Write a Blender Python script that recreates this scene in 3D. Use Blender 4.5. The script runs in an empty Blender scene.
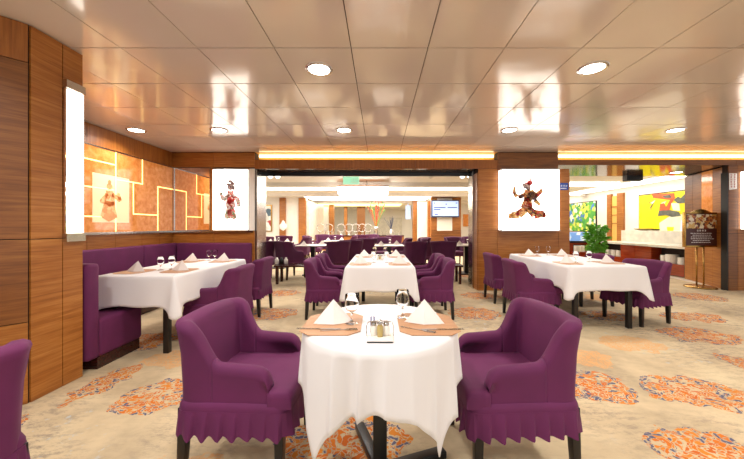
import bpy, math, random
from mathutils import Vector, Matrix
random.seed(7)
C = bpy.context.scene.collection
SC = bpy.context.scene
PI = math.pi

# ------------------------------------------------------------------ camera, world, exposure
cam = bpy.data.cameras.new('camera'); camo = bpy.data.objects.new('camera', cam); C.objects.link(camo)
camo.location = (0, 0, 1.22); camo.rotation_euler = (PI/2, 0, 0)
cam.sensor_width = 36; cam.lens = 36*308/744; cam.shift_x = -8/744; cam.shift_y = -3.5/744
cam.clip_start = 0.05; cam.clip_end = 100
SC.camera = camo
SC.view_settings.view_transform = 'Standard'; SC.view_settings.look = 'None'
SC.view_settings.gamma = 1; SC.view_settings.exposure = 0.1; SC.view_settings.use_curve_mapping = False
w = bpy.data.worlds.new('world'); SC.world = w; w.use_nodes = True
w.node_tree.nodes['Background'].inputs[0].default_value = (0.96, 0.97, 1.0, 1)
w.node_tree.nodes['Background'].inputs[1].default_value = 1.05
BOX_E = 3.2       # light boxes
DOWN_W = 15       # watts per downlight

# ------------------------------------------------------------------ materials
def lin(h):
    h = h.lstrip('#'); r = []
    for i in (0, 2, 4):
        c = int(h[i:i+2], 16)/255
        r.append(c/12.92 if c <= 0.04045 else ((c+0.055)/1.055)**2.4)
    return (*r, 1)
def newmat(name):
    m = bpy.data.materials.new(name); m.use_nodes = True
    return m, m.node_tree.nodes, m.node_tree.links, m.node_tree.nodes['Principled BSDF']
def coords(N, L, scale, kind='Object'):
    tc = N.new('ShaderNodeTexCoord'); mp = N.new('ShaderNodeMapping')
    mp.inputs['Scale'].default_value = scale
    L.new(tc.outputs[kind], mp.inputs['Vector']); return mp.outputs[0]
def noise(N, L, vec, scale, detail=4, rough=.5, dist=0):
    n = N.new('ShaderNodeTexNoise'); n.inputs['Scale'].default_value = scale
    n.inputs['Detail'].default_value = detail; n.inputs['Roughness'].default_value = rough
    n.inputs['Distortion'].default_value = dist
    if vec is not None: L.new(vec, n.inputs['Vector'])
    return n
def ramp(N, L, fac, stops, const=False):
    r = N.new('ShaderNodeValToRGB'); e = r.color_ramp.elements
    if const: r.color_ramp.interpolation = 'CONSTANT'
    while len(e) < len(stops): e.new(.5)
    for k, (p, c) in enumerate(stops):
        e[k].position = p; e[k].color = lin(c) if isinstance(c, str) else c
    L.new(fac, r.inputs[0]); return r
def bump(N, L, P, height, strength, dist=.01):
    b = N.new('ShaderNodeBump'); b.inputs['Strength'].default_value = strength; b.inputs['Distance'].default_value = dist
    L.new(height, b.inputs['Height']); L.new(b.outputs[0], P.inputs['Normal'])
def plain(name, col, rough=.5, metal=0, var=.06, scale=8, bmp=0):
    m, N, L, P = newmat(name)
    n = noise(N, L, coords(N, L, (1, 1, 1)), scale, 3)
    c = lin(col)
    a = tuple(max(0, x*(1-var)) for x in c[:3])+(1,); b = tuple(min(1, x*(1+var)) for x in c[:3])+(1,)
    r = ramp(N, L, n.outputs[0], [(.3, a), (.7, b)]); L.new(r.outputs[0], P.inputs['Base Color'])
    P.inputs['Roughness'].default_value = rough; P.inputs['Metallic'].default_value = metal
    if bmp: bump(N, L, P, n.outputs[0], bmp)
    return m
def wood(name, dark, mid, light, axis='h', rough=.38, s=1.0):
    m, N, L, P = newmat(name)
    sc = {'h': (1.2, 1.2, 26), 'v': (26, 26, 1.2), 'x': (1.2, 26, 26)}[axis]
    v = coords(N, L, tuple(q*s for q in sc))
    n = noise(N, L, v, 2.2, 6, .62, .4)
    r = ramp(N, L, n.outputs[0], [(.25, dark), (.48, mid), (.72, light)])
    n2 = noise(N, L, coords(N, L, (.9, .9, 1.5)), 1.3, 2)
    mx = N.new('ShaderNodeMixRGB'); mx.blend_type = 'MULTIPLY'; mx.inputs[0].default_value = .5
    r2 = ramp(N, L, n2.outputs[0], [(.3, '#c8b8a8'), (.7, '#ffffff')])
    L.new(r.outputs[0], mx.inputs[1]); L.new(r2.outputs[0], mx.inputs[2]); L.new(mx.outputs[0], P.inputs['Base Color'])
    P.inputs['Roughness'].default_value = rough
    bump(N, L, P, n.outputs[0], .12, .003)
    return m
def emit(name, col, s):
    m, N, L, P = newmat(name)
    P.inputs['Base Color'].default_value = lin(col); P.inputs['Emission Color'].default_value = lin(col)
    P.inputs['Emission Strength'].default_value = s; P.inputs['Roughness'].default_value = .3
    return m
def glassm(name, col='#ffffff', rough=0.0, ior=1.12):
    m, N, L, P = newmat(name)
    P.inputs['Base Color'].default_value = lin(col); P.inputs['Transmission Weight'].default_value = 1
    P.inputs['Roughness'].default_value = rough; P.inputs['IOR'].default_value = ior
    return m

M = {}
M['wood'] = wood('teak_veneer', '#834a16', '#a86828', '#c08440')
M['wood_dark'] = wood('walnut_veneer', '#633a14', '#855020', '#9a662e')
M['wood_v'] = wood('teak_veneer_upright', '#7c4614', '#985a20', '#ae6e2e', 'v')
M['wood_red'] = wood('mahogany', '#74240f', '#96381a', '#a84a24', 'h', .2)
M['core'] = plain('shadow_gap', '#2a170c', .8)
M['black_wood'] = plain('black_lacquer', '#120e10', .3)
M['dark_wood'] = wood('dark_table_wood', '#2a1210', '#3b1a16', '#4c241d', 'x', .2)
M['black'] = plain('black_metal', '#0c0c0e', .35)
M['white_wall'] = plain('white_paint', '#ece6dc', .6, var=.02)
M['cream'] = plain('glow_tinted_cream', '#e8b860', .5, var=.03)  # amber glow of the cove strip is put into this colour
M['chrome'] = plain('brushed_chrome', '#c4beb8', .18, 1, .05, 30)
M['brass'] = plain('brass', '#b08a4c', .25, 1)
M['mirror'] = plain('mirror', '#f2e6dc', .01, 1, 0)
M['white_ceramic'] = plain('white_ceramic', '#efe9df', .15, var=.02)
M['cutlery'] = plain('polished_steel', '#b8b4ae', .15, 1)
M['stone'] = plain('pale_stone', '#d9d2c2', .2, var=.12, scale=6)
M['floor_stone'] = plain('pale_floor_stone', '#e4dccb', .3, var=.05)
M['glass'] = glassm('clear_glass')
M['light'] = emit('lightbox_panel', '#fff9f0', BOX_E)
M['lamp'] = emit('downlight_lens', '#fffaf2', 14)
M['strip'] = emit('warm_led_strip', '#ffe3a4', 4.0)
M['cove'] = emit('cove_light', '#ffeab8', 3.2)
M['led'] = emit('amber_led_line', '#ffd680', 2.6)
M['hall_light'] = emit('hall_light_panel', '#fffaf4', 6.0)
M['lime_light'] = emit('lime_light_panel', '#f2f4a8', 2.0)
M['green_sign'] = emit('green_sign', '#9fe0b8', .9)
M['blue_sign'] = plain('blue_sign', '#1c46a0', .3)
M['white_ink'] = plain('white_ink', '#f4f4f4', .5)
M['red_ink'] = plain('red_ink', '#b03038', .5)
M['dark_ink'] = plain('dark_ink', '#2f3c60', .5)
M['maroon'] = plain('maroon_board', '#4d2420', .4)
M['soffit'] = plain('glossy_brown_soffit', '#4a3628', .1)
M['napkin'] = plain('napkin_linen', '#f0e6e0', .85, var=.02)
M['green_leaf'] = plain('green_leaf', '#68b03a', .4, var=.35, scale=9)
M['pot'] = plain('dark_pot', '#38261e', .4)
M['tv'] = emit('screen_glow', '#b8d0f8', .5)

def fabric(name, col, col2):
    m, N, L, P = newmat(name)
    n = noise(N, L, coords(N, L, (1, 1, 1)), 5, 3)
    r = ramp(N, L, n.outputs[0], [(.3, col), (.7, col2)]); L.new(r.outputs[0], P.inputs['Base Color'])
    P.inputs['Roughness'].default_value = .8
    P.inputs['Sheen Weight'].default_value = .06; P.inputs['Sheen Roughness'].default_value = .4
    P.inputs['Sheen Tint'].default_value = lin('#c890c0')
    f = noise(N, L, coords(N, L, (1, 1, 1)), 400, 2)
    bump(N, L, P, f.outputs[0], .15, .002)
    return m
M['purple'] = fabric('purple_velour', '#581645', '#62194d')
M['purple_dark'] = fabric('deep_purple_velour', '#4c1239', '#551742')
def clothm():
    m, N, L, P = newmat('white_tablecloth')
    P.inputs['Base Color'].default_value = lin('#e6e3e3'); P.inputs['Roughness'].default_value = .8
    f = noise(N, L, coords(N, L, (1, 1, 1)), 300, 2); bump(N, L, P, f.outputs[0], .08, .002)
    return m
M['cloth'] = clothm()
M['mat'] = wood('tan_placemat', '#b08058', '#bb8b62', '#c6976e', 'x', .45, .6)

def ceilm():
    m, N, L, P = newmat('satin_ceiling_panels')
    n = noise(N, L, coords(N, L, (1, 1, 1)), 1.0, 2)
    r = ramp(N, L, n.outputs[0], [(.3, '#dccdbe'), (.7, '#e6d8c8')]); L.new(r.outputs[0], P.inputs['Base Color'])
    P.inputs['Roughness'].default_value = .12; P.inputs['IOR'].default_value = 1.75
    P.inputs['Metallic'].default_value = .12
    n2 = noise(N, L, coords(N, L, (1, 1, 1)), 2.2, 1.0)
    bump(N, L, P, n2.outputs[0], .5, .012)
    return m
M['ceiling'] = ceilm()

def marblem():
    m, N, L, P = newmat('orange_onyx')
    v = coords(N, L, (1, 1, 1))
    n = noise(N, L, v, 11, 8, .6, .4)
    r = ramp(N, L, n.outputs[0], [(.3, '#b8682a'), (.5, '#c67c3e'), (.75, '#d49458')])
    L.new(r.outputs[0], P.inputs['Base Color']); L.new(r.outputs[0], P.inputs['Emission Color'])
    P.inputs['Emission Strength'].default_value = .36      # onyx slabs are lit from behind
    P.inputs['Roughness'].default_value = .06
    return m
M['onyx'] = marblem()

def carpet():
    m, N, L, P = newmat('patterned_carpet')
    v = coords(N, L, (1, 1, 1))
    dn = noise(N, L, v, 7, 3)
    dm = N.new('ShaderNodeVectorMath'); dm.operation = 'SUBTRACT'; dm.inputs[1].default_value = (.5, .5, .5)
    L.new(dn.outputs['Color'], dm.inputs[0])
    ds = N.new('ShaderNodeVectorMath'); ds.operation = 'SCALE'; ds.inputs['Scale'].default_value = .30; L.new(dm.outputs[0], ds.inputs[0])
    da = N.new('ShaderNodeVectorMath'); da.operation = 'ADD'; L.new(v, da.inputs[0]); L.new(ds.outputs[0], da.inputs[1])
    dv = da.outputs[0]
    def clusters(lst):
        cur = None
        for (x, y, rx, ry) in lst:
            a = N.new('ShaderNodeVectorMath'); a.operation = 'SUBTRACT'; a.inputs[1].default_value = (x, y, 0); L.new(dv, a.inputs[0])
            b = N.new('ShaderNodeVectorMath'); b.operation = 'MULTIPLY'; b.inputs[1].default_value = (1/rx, 1/ry, 0); L.new(a.outputs[0], b.inputs[0])
            c = N.new('ShaderNodeVectorMath'); c.operation = 'LENGTH'; L.new(b.outputs[0], c.inputs[0])
            if cur is None: cur = c.outputs['Value']
            else:
                mn = N.new('ShaderNodeMath'); mn.operation = 'MINIMUM'; L.new(cur, mn.inputs[0]); L.new(c.outputs['Value'], mn.inputs[1]); cur = mn.outputs[0]
        lt = N.new('ShaderNodeMath'); lt.operation = 'LESS_THAN'; lt.inputs[1].default_value = 1; L.new(cur, lt.inputs[0])
        return lt.outputs[0], cur
    main = [(-2.15,2.42,.15,.36),(-1.6,2.2,.3,.27),(-2.5,3.25,.35,.3),(1.66,2.35,.3,.27),(2.3,2.27,.4,.28),
            (1.3,4.3,.42,.36),(1.76,1.68,.34,.2),(4.2,4.15,.45,.28),(3.25,2.74,.2,.2),(5.2,3.8,.3,.3),
            (-1.5,4.3,.4,.36),(-1.8,5.6,.4,.3),(3.1,4.2,.35,.3),(-.2,1.75,.42,.26),(-.1,4.2,.35,.4),(-1.5,1.28,.22,.1),(-1.25,6.6,.4,.35),
            (.7,6.9,.4,.3),(2.2,7.6,.4,.4),(-.6,5.9,.3,.3),(3.7,6.6,.5,.4),(4.6,7.8,.4,.4),(-1.35,3.3,.25,.2),(-2.3,1.9,.1,.08),(6.0,4.4,.3,.3)]
    main = [(a, b, c*.86, d*.86) for a, b, c, d in main]+[(1.75,5.4,.33,.28),(3.55,3.42,.38,.27),(5.5,5.3,.38,.32)]
    ghost = [(-1.9,2.85,.25,.22),(1.93,2.85,.22,.2),(-1.0,1.45,.25,.2),(2.6,3.2,.3,.22),(-.8,2.5,.3,.22),(4.6,2.8,.4,.3),(2.9,1.8,.3,.2),(-.3,3.2,.35,.2),(3.9,5.2,.4,.3)]
    mk, d1 = clusters(main); gk, d2 = clusters(ghost)
    # soft ground: beige with grey drift and light blue flecks
    n1 = noise(N, L, v, 1.3, 5, .6)
    base = ramp(N, L, n1.outputs[0], [(.32, '#a89678'), (.5, '#cbb692'), (.68, '#dac8a2')])
    n3 = noise(N, L, coords(N, L, (1, 2.4, 1)), 9, 10, .8)
    gr = ramp(N, L, n3.outputs[0], [(.48, (0,0,0,1)), (.6, (1,1,1,1))])
    n4 = noise(N, L, v, 1.1, 2); n4.inputs['Detail'].default_value = 1
    gz = ramp(N, L, n4.outputs[0], [(.42, (.12,.12,.12,1)), (.6, (.8,.8,.8,1))])
    mul = N.new('ShaderNodeMath'); mul.operation = 'MULTIPLY'; L.new(gr.outputs[0], mul.inputs[0]); L.new(gz.outputs[0], mul.inputs[1])
    m1 = N.new('ShaderNodeMixRGB'); m1.inputs[2].default_value = lin('#85776c'); L.new(mul.outputs[0], m1.inputs[0]); L.new(base.outputs[0], m1.inputs[1])
    n5 = noise(N, L, v, 11, 5, .65); n6 = noise(N, L, coords(N, L, (1.3, 1.1, 1)), 1.0, 1)
    b1 = ramp(N, L, n5.outputs[0], [(.58, (0,0,0,1)), (.68, (.6,.6,.6,1))]); b2 = ramp(N, L, n6.outputs[0], [(.52, (0,0,0,1)), (.58, (1,1,1,1))])
    mul2 = N.new('ShaderNodeMath'); mul2.operation = 'MULTIPLY'; L.new(b1.outputs[0], mul2.inputs[0]); L.new(b2.outputs[0], mul2.inputs[1])
    m2 = N.new('ShaderNodeMixRGB'); m2.inputs[2].default_value = lin('#b4c4cc'); L.new(mul2.outputs[0], m2.inputs[0]); L.new(m1.outputs[0], m2.inputs[1])
    # petals
    vor = N.new('ShaderNodeTexVoronoi'); vor.inputs['Scale'].default_value = 27; L.new(dv, vor.inputs['Vector'])
    ved = N.new('ShaderNodeTexVoronoi'); ved.feature = 'DISTANCE_TO_EDGE'; ved.inputs['Scale'].default_value = 27; L.new(dv, ved.inputs['Vector'])
    sep = N.new('ShaderNodeSeparateColor'); L.new(vor.outputs['Color'], sep.inputs[0])
    e1 = N.new('ShaderNodeMath'); e1.operation = 'MULTIPLY_ADD'; e1.inputs[1].default_value = -.55; e1.inputs[2].default_value = .33; L.new(d1, e1.inputs[0])
    e2 = N.new('ShaderNodeMath'); e2.operation = 'ADD'; e2.use_clamp = True; L.new(e1.outputs[0], e2.inputs[0]); L.new(sep.outputs[0], e2.inputs[1])
    pc = ramp(N, L, e2.outputs[0], [(0, '#5a5870'), (.2, '#ca6a0c'), (.5, '#d07c1c'), (.80, '#c8b08a'), (.93, '#c25e10')], True)
    edge = ramp(N, L, ved.outputs['Distance'], [(.05, (0,0,0,1)), (.10, (1,1,1,1))])
    em = N.new('ShaderNodeMath'); em.operation = 'MULTIPLY'; L.new(edge.outputs[0], em.inputs[0]); L.new(mk, em.inputs[1])
    m3 = N.new('ShaderNodeMixRGB'); L.new(em.outputs[0], m3.inputs[0]); L.new(m2.outputs[0], m3.inputs[1]); L.new(pc.outputs[0], m3.inputs[2])
    ge = ramp(N, L, ved.outputs['Distance'], [(.05, (.75,.75,.75,1)), (.12, (.25,.25,.25,1))])
    gm = N.new('ShaderNodeMath'); gm.operation = 'MULTIPLY'; L.new(ge.outputs[0], gm.inputs[0]); L.new(gk, gm.inputs[1])
    m4 = N.new('ShaderNodeMixRGB'); m4.inputs[2].default_value = lin('#e2a058'); L.new(gm.outputs[0], m4.inputs[0]); L.new(m3.outputs[0], m4.inputs[1])
    L.new(m4.outputs[0], P.inputs['Base Color'])
    P.inputs['Roughness'].default_value = .95
    f = noise(N, L, v, 120, 3); bump(N, L, P, f.outputs[0], .4, .004)
    return m
M['carpet'] = carpet()

def patchm(name, cols, scale, rough=.5, em=0, mode='voronoi'):
    m, N, L, P = newmat(name)
    v = coords(N, L, (1, 1, 1))
    if mode == 'voronoi':
        t = N.new('ShaderNodeTexVoronoi'); t.inputs['Scale'].default_value = scale
        n = noise(N, L, v, scale*.6, 2); a = N.new('ShaderNodeMixRGB'); a.inputs[0].default_value = .12
        L.new(v, a.inputs[1]); L.new(n.outputs['Color'], a.inputs[2]); L.new(a.outputs[0], t.inputs['Vector'])
        s = N.new('ShaderNodeSeparateColor'); L.new(t.outputs['Color'], s.inputs[0]); f = s.outputs[0]
    else:
        n = noise(N, L, v, scale, 5, .6, 1.2); f = n.outputs[0]
    st = [(i/len(cols) if mode == 'voronoi' else .3+.4*i/len(cols), c) for i, c in enumerate(cols)]
    r = ramp(N, L, f, st, mode == 'voronoi'); L.new(r.outputs[0], P.inputs['Base Color'])
    P.inputs['Roughness'].default_value = rough
    if em:
        L.new(r.outputs[0], P.inputs['Emission Color']); P.inputs['Emission Strength'].default_value = em
    return m
M['pup_gold'] = patchm('puppet_gold', ['#d8a860', '#8a5a30', '#e8c890', '#b83838', '#c89048', '#5c4038', '#e6b070', '#c87848'], 26, .5, .15)
M['pup_red'] = patchm('puppet_red', ['#d83838', '#f0c8b8', '#c84848', '#f4e8e0', '#e06050', '#b02830'], 34, .5, .15)
M['pup_pale'] = patchm('puppet_pale', ['#e8d0c8', '#d04848', '#c8c0a0', '#f4e8e0', '#708860', '#d8a0a0'], 34, .5, .15)
M['pup_dark'] = patchm('puppet_dark', ['#786470', '#b8a098', '#504650', '#d0bcb4', '#907070'], 40, .5, .1)
M['pup_ghost'] = patchm('etched_orange', ['#dc9a5c', '#e0aa70', '#d48c50', '#cc8448'], 18, .3, .3)
M['panel_ghost'] = emit('pale_backlit_panel', '#f0c898', .45)
M['art_green'] = patchm('floral_painting', ['#2f8a3c', '#7ac23c', '#e8e45c', '#5ab04a', '#eaf2e4', '#4a86c8', '#3c9a48', '#c8e05c'], 9, .4, 0)
M['art_white'] = patchm('abstract_painting', ['#f4f0e8', '#f0ece4', '#506878', '#f4f0e8', '#d8d8d0', '#f4f0e8', '#b04040', '#f0f0e8'], 4, .4)
M['art_yellow'] = plain('yellow_canvas', '#f0dc10', .4, var=.12, scale=5)
M['art_orange'] = plain('orange_paint', '#e0582a', .5, var=.2, scale=9)
M['art_grey'] = plain('grey_paint', '#5a5c52', .5, var=.3, scale=9)
M['art_cream'] = plain('cream_brush_paint', '#f4efc4', .5, var=.1, scale=6)
M['food'] = patchm('food_photo', ['#c8803c', '#e8d8b0', '#5c3020', '#d8b060', '#8c4028', '#f0e8d0'], 22, .3)
M['plates'] = M['white_ceramic']
M['blue_case'] = patchm('blue_white_display', ['#c8dcf4', '#7aa4e0', '#e8f0fa', '#d06890', '#a8c8f0'], 6, .3, .5)

# ------------------------------------------------------------------ mesh helpers
class MB:
    def __init__(s): s.v = []; s.f = []; s.mi = []; s.m = 0
    def add(s, vs, fs):
        o = len(s.v); s.v += [tuple(p) for p in vs]
        for f in fs: s.f.append(tuple(i+o for i in f)); s.mi.append(s.m)
        return s
    def box(s, x0, x1, y0, y1, z0, z1, T=None):
        vs = [Vector(p) for p in ((x0,y0,z0),(x1,y0,z0),(x1,y1,z0),(x0,y1,z0),(x0,y0,z1),(x1,y0,z1),(x1,y1,z1),(x0,y1,z1))]
        if T: vs = [T @ p for p in vs]
        return s.add(vs, [(3,2,1,0),(4,5,6,7),(0,1,5,4),(1,2,6,5),(2,3,7,6),(3,0,4,7)])
    def prism(s, pts, z0, z1):           # polygon in XY
        n = len(pts)
        vs = [(x, y, z0) for x, y in pts]+[(x, y, z1) for x, y in pts]
        fs = [tuple(range(n))[::-1], tuple(range(n, 2*n))]+[(i, (i+1) % n, n+(i+1) % n, n+i) for i in range(n)]
        return s.add(vs, fs)
    def slab(s, pts, o, u, v, th):       # polygon in the plane o + a*u + b*v, extruded by th along u x v
        o, u, v = Vector(o), Vector(u), Vector(v); nn = u.cross(v).normalized()*th; n = len(pts)
        a = [o+u*p+v*q for p, q in pts]
        return s.add(a+[p+nn for p in a], [tuple(range(n))[::-1], tuple(range(n, 2*n))]+[(i, (i+1) % n, n+(i+1) % n, n+i) for i in range(n)])
    def lathe(s, prof, cx=0, cy=0, z=0, n=20, closed=True):
        vs = []; fs = []
        for r, h in prof:
            for k in range(n):
                a = 2*PI*k/n; vs.append((cx+r*math.cos(a), cy+r*math.sin(a), z+h))
        for i in range(len(prof)-1):
            for k in range(n):
                fs.append((i*n+k, i*n+(k+1) % n, (i+1)*n+(k+1) % n, (i+1)*n+k))
        if closed:
            fs.append(tuple(range(n))[::-1]); fs.append(tuple(range((len(prof)-1)*n, len(prof)*n)))
        return s.add(vs, fs)
    def tube(s, pts, r, n=8, r1=None):
        pts = [Vector(p) for p in pts]; vs = []; fs = []
        for i, p in enumerate(pts):
            d = (pts[min(i+1, len(pts)-1)]-pts[max(i-1, 0)]).normalized()
            up = Vector((0, 0, 1)) if abs(d.z) < .9 else Vector((1, 0, 0))
            a = d.cross(up).normalized(); b = d.cross(a)
            rr = r if r1 is None else r+(r1-r)*i/(len(pts)-1)
            for k in range(n):
                t = 2*PI*k/n; vs.append(p+a*rr*math.cos(t)+b*rr*math.sin(t))
        for i in range(len(pts)-1):
            for k in range(n): fs.append((i*n+k, (i+1)*n+k, (i+1)*n+(k+1) % n, i*n+(k+1) % n))
        fs.append(tuple(range(n))); fs.append(tuple(range((len(pts)-1)*n, len(pts)*n))[::-1])
        return s.add(vs, fs)
    def grid(s, rows, cu=False, cv=False):   # rows of points; cu closes each row, cv closes the rows
        n = len(rows[0]); R = len(rows); vs = [p for r in rows for p in r]; fs = []
        for i in range(R if cv else R-1):
            for k in range(n if cu else n-1):
                fs.append((i*n+k, i*n+(k+1) % n, ((i+1) % R)*n+(k+1) % n, ((i+1) % R)*n+k))
        return s.add(vs, fs)
    def build(s, name, mat, parent=None, smooth=False, bevel=0, origin=None):
        me = bpy.data.meshes.new(name); 
        vs = s.v
        if origin is not None: vs = [(p[0]-origin[0], p[1]-origin[1], p[2]-origin[2]) for p in vs]
        me.from_pydata(vs, [], s.f); me.validate()
        import bmesh
        bm = bmesh.new(); bm.from_mesh(me); bmesh.ops.recalc_face_normals(bm, faces=bm.faces); bm.to_mesh(me); bm.free()
        mats = mat if isinstance(mat, (list, tuple)) else [mat]
        for q in mats: me.materials.append(q)
        for p, i in zip(me.polygons, s.mi): p.material_index = min(i, len(mats)-1)
        if smooth:
            for p in me.polygons: p.use_smooth = True
        o = bpy.data.objects.new(name, me); C.objects.link(o)
        if origin is not None: o.location = origin
        if parent: o.parent = parent
        if bevel:
            b = o.modifiers.new('bevel', 'BEVEL'); b.width = bevel; b.segments = 3; b.limit_method = 'ANGLE'; b.harden_normals = False
            for p in me.polygons: p.use_smooth = True
        return o
def tag(o, label, cat, group=None):
    o['label'] = label; o['category'] = cat
    if group: o['group'] = group
    return o
def struct(o): o['kind'] = 'structure'; return o
def thing(name, label, cat, loc=(0, 0, 0), rz=0, group=None):
    o = bpy.data.objects.new(name, None); C.objects.link(o); o.location = loc; o.rotation_euler = (0, 0, rz)
    o.empty_display_size = .1
    return tag(o, label, cat, group)
def dup(root, loc, rz, label, group=None):
    r = root.copy(); C.objects.link(r); r.location = loc; r.rotation_euler = (0, 0, rz); r['label'] = label
    if group: r['group'] = group
    for ch in list(root.children):
        c = ch.copy(); C.objects.link(c); c.parent = r
        for g in ch.children:
            d = g.copy(); C.objects.link(d); d.parent = c
    return r
def sm(t): t = max(0, min(1, t)); return t*t*(3-2*t)

# ------------------------------------------------------------------ structure
HC = 2.61
struct(MB().box(-9, 11, -3, 27, -.1, 0).build('floor', M['carpet']))
# ceiling of square satin panels
def ceiling():
    b = MB(); s = .6; g = .0035; rnd = random.Random(3)
    for i in range(-8, 14):
        for j in range(-9, 6):
            x0 = -.226+s*i; y0 = 2.405+s*j; x1 = x0+s; y1 = y0+s
            if y0 > 5.78 or x1 > 8.7 or x0 < -4.6: continue
            y1 = min(y1, 5.80)
            t = [rnd.uniform(-.0012, .0012) for _ in range(4)]
            g2 = .006; vs = [(x0+g, y0+g2, HC+t[0]), (x1-g, y0+g2, HC+t[1]), (x1-g, y1-g2, HC+t[2]), (x0+g, y1-g2, HC+t[3])]
            b.add(vs+[(p[0], p[1], HC+.02) for p in vs], [(3,2,1,0),(4,5,6,7),(0,1,5,4),(1,2,6,5),(2,3,7,6),(3,0,4,7)])
    o = struct(b.build('ceiling', M['ceiling']))
    MB().box(-5.1, 8.8, -3.1, 6.3, HC+.022, HC+.08).build('ceiling_backing', M['core'], o)
ceiling()

def panelled(parent, p0, p1, us, zs, mats, th=.014, gap=.003):
    """veneer panels on the face from p0 to p1 (seen from the right-hand side of the direction)"""
    a, b = Vector((*p0, 0)), Vector((*p1, 0)); d = b-a; ln = d.length; d.normalize(); n = Vector((d.y, -d.x, 0))
    T = Matrix(((d.x, n.x, 0, a.x), (d.y, n.y, 0, a.y), (0, 0, 1, 0), (0, 0, 0, 1)))
    us = [0]+us+[ln]; k = 0
    for i in range(len(us)-1):
        for j in range(len(zs)-1):
            m = mats[k % len(mats)]; k += 1
            if m is None: continue
            MB().box(us[i]+gap, us[i+1]-gap, 0, th, zs[j]+gap, zs[j+1]-gap, T).build('veneer_panel', M[m], parent)
# left partition pillar
P0 = struct(MB().prism([(-2.425, 2.50), (-2.425, 2.125), (-2.70, 1.80), (-4.6, 1.80), (-4.6, 2.50)], 0, HC-.002).build('wall_partition', M['core']))
panelled(P0, (-2.425, 2.125), (-2.425, 2.50), [.215], [0, 1.128, HC-.004], ['wood']*4)
panelled(P0, (-2.72, 1.776), (-2.425, 2.125), [], [0, .56, 1.13, 2.34, HC-.004], ['wood', 'wood_dark', 'wood_dark', 'wood_v'])
# left wall of the booth
wl = struct(MB().box(-4.1, -3.925, 2.5, 5.9, 0, HC-.002).build('wall_left', M['core']))
panelled(wl, (-3.925, 2.51), (-3.925, 5.86), [.5, 1.05, 1.6, 2.04, 2.55, 2.95], [0, 1.10], ['wood'])
panelled(wl, (-3.925, 2.51), (-3.925, 5.86), [.7, 1.6, 2.4], [2.325, HC-.004], ['wood_v'])
ox = thing('onyx_panel', 'backlit orange onyx wall panelling with glowing amber lines above the purple booth', 'wall panel', (-3.92, 4.2, 1.13))
def loc_build(b, name, mat, root, **k):
    o = b.build(name, mat, root, **k); o.matrix_parent_inverse = Matrix.Translation(root.location).inverted() if root.rotation_euler.z == 0 else (Matrix.Translation(root.location) @ Matrix.Rotation(root.rotation_euler.z, 4, 'Z')).inverted(); return o
loc_build(MB().box(-3.9105, -3.905, 2.52, 5.80, 1.135, 2.31), 'onyx_slab', M['onyx'], ox)
lx = -3.905
def led(y0, y1, z0, z1):
    loc_build(MB().box(lx, lx+.004, y0, y1, z0, z1), 'light_line', M['led'], ox)
w_ = .008
for (ya, yb, z) in ((2.6, 4.55, 2.12), (2.6, 4.52, 1.75), (2.6, 4.55, 1.35), (4.56, 5.06, 1.91), (4.875, 5.41, 1.41), (5.41, 5.80, 1.91), (3.2, 3.9, 1.56)):
    led(ya, yb, z-w_, z+w_)
for (y, za, zb) in ((4.55, 1.14, 2.31), (5.06, 1.9, 2.31), (4.875, 1.4, 1.9), (5.41, 1.14, 1.91), (3.9, 1.35, 1.75)):
    led(y-w_, y+w_, za, zb)
g_ = thing('etched_light_panel', 'pale backlit panel with an orange robed figure on the left booth wall', 'light panel', (-3.9, 4.5, 1.2))
loc_build(MB().box(-3.905, -3.902, 4.18, 4.79, 1.27, 1.95), 'glowing_panel', M['panel_ghost'], g_)
def puppet(pieces, o, u, v, root, th=.003, sc=1, off=(0, 0)):
    """pieces: (material, [polygon, ...]) in the plane coordinates"""
    for name, mat, polys in pieces:
        b = MB()
        for p in polys: b.slab([(x*sc+off[0], y*sc+off[1]) for x, y in p], o, u, v, th)
        loc_build(b, name, M[mat], root)
def ell(cx, cy, rx, ry, a=0, n=12):
    return [(cx+rx*math.cos(t)*math.cos(a)-ry*math.sin(t)*math.sin(a), cy+rx*math.cos(t)*math.sin(a)+ry*math.sin(t)*math.cos(a)) for t in [2*PI*k/n for k in range(n)]]
def limb(x0, y0, x1, y1, w0, w1):
    dx, dy = x1-x0, y1-y0; l = math.hypot(dx, dy); nx, ny = -dy/l, dx/l
    return [(x0+nx*w0, y0+ny*w0), (x0-nx*w0, y0-ny*w0), (x0-dx/l*w0*.4, y0-dy/l*w0*.4)][:2]+[(x1-nx*w1, y1-ny*w1), (x1+dx/l*w1*.5, y1+dy/l*w1*.5), (x1+nx*w1, y1+ny*w1)]
puppet([('figure', 'pup_ghost', [ell(4.56, 1.80, .055, .05), ell(4.56, 1.87, .03, .035), limb(4.56, 1.73, 4.56, 1.52, .06, .1), limb(4.56, 1.56, 4.55, 1.31, .09, .15),
        limb(4.6, 1.68, 4.76, 1.60, .03, .04), limb(4.52, 1.68, 4.42, 1.54, .03, .04), limb(4.76, 1.60, 4.72, 1.70, .03, .03)])],
       (-3.902, 0, 0), (0, 1, 0), (0, 0, 1), g_, sc=.9, off=(.34, .17))
# rails
struct(MB().box(-3.925, -3.87, 2.52, 5.80, 1.10, 1.135).build('trim_1', M['chrome']))
struct(MB().box(-3.925, -3.895, 2.52, 5.80, 2.31, 2.328).build('trim_2', M['chrome']))

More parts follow.
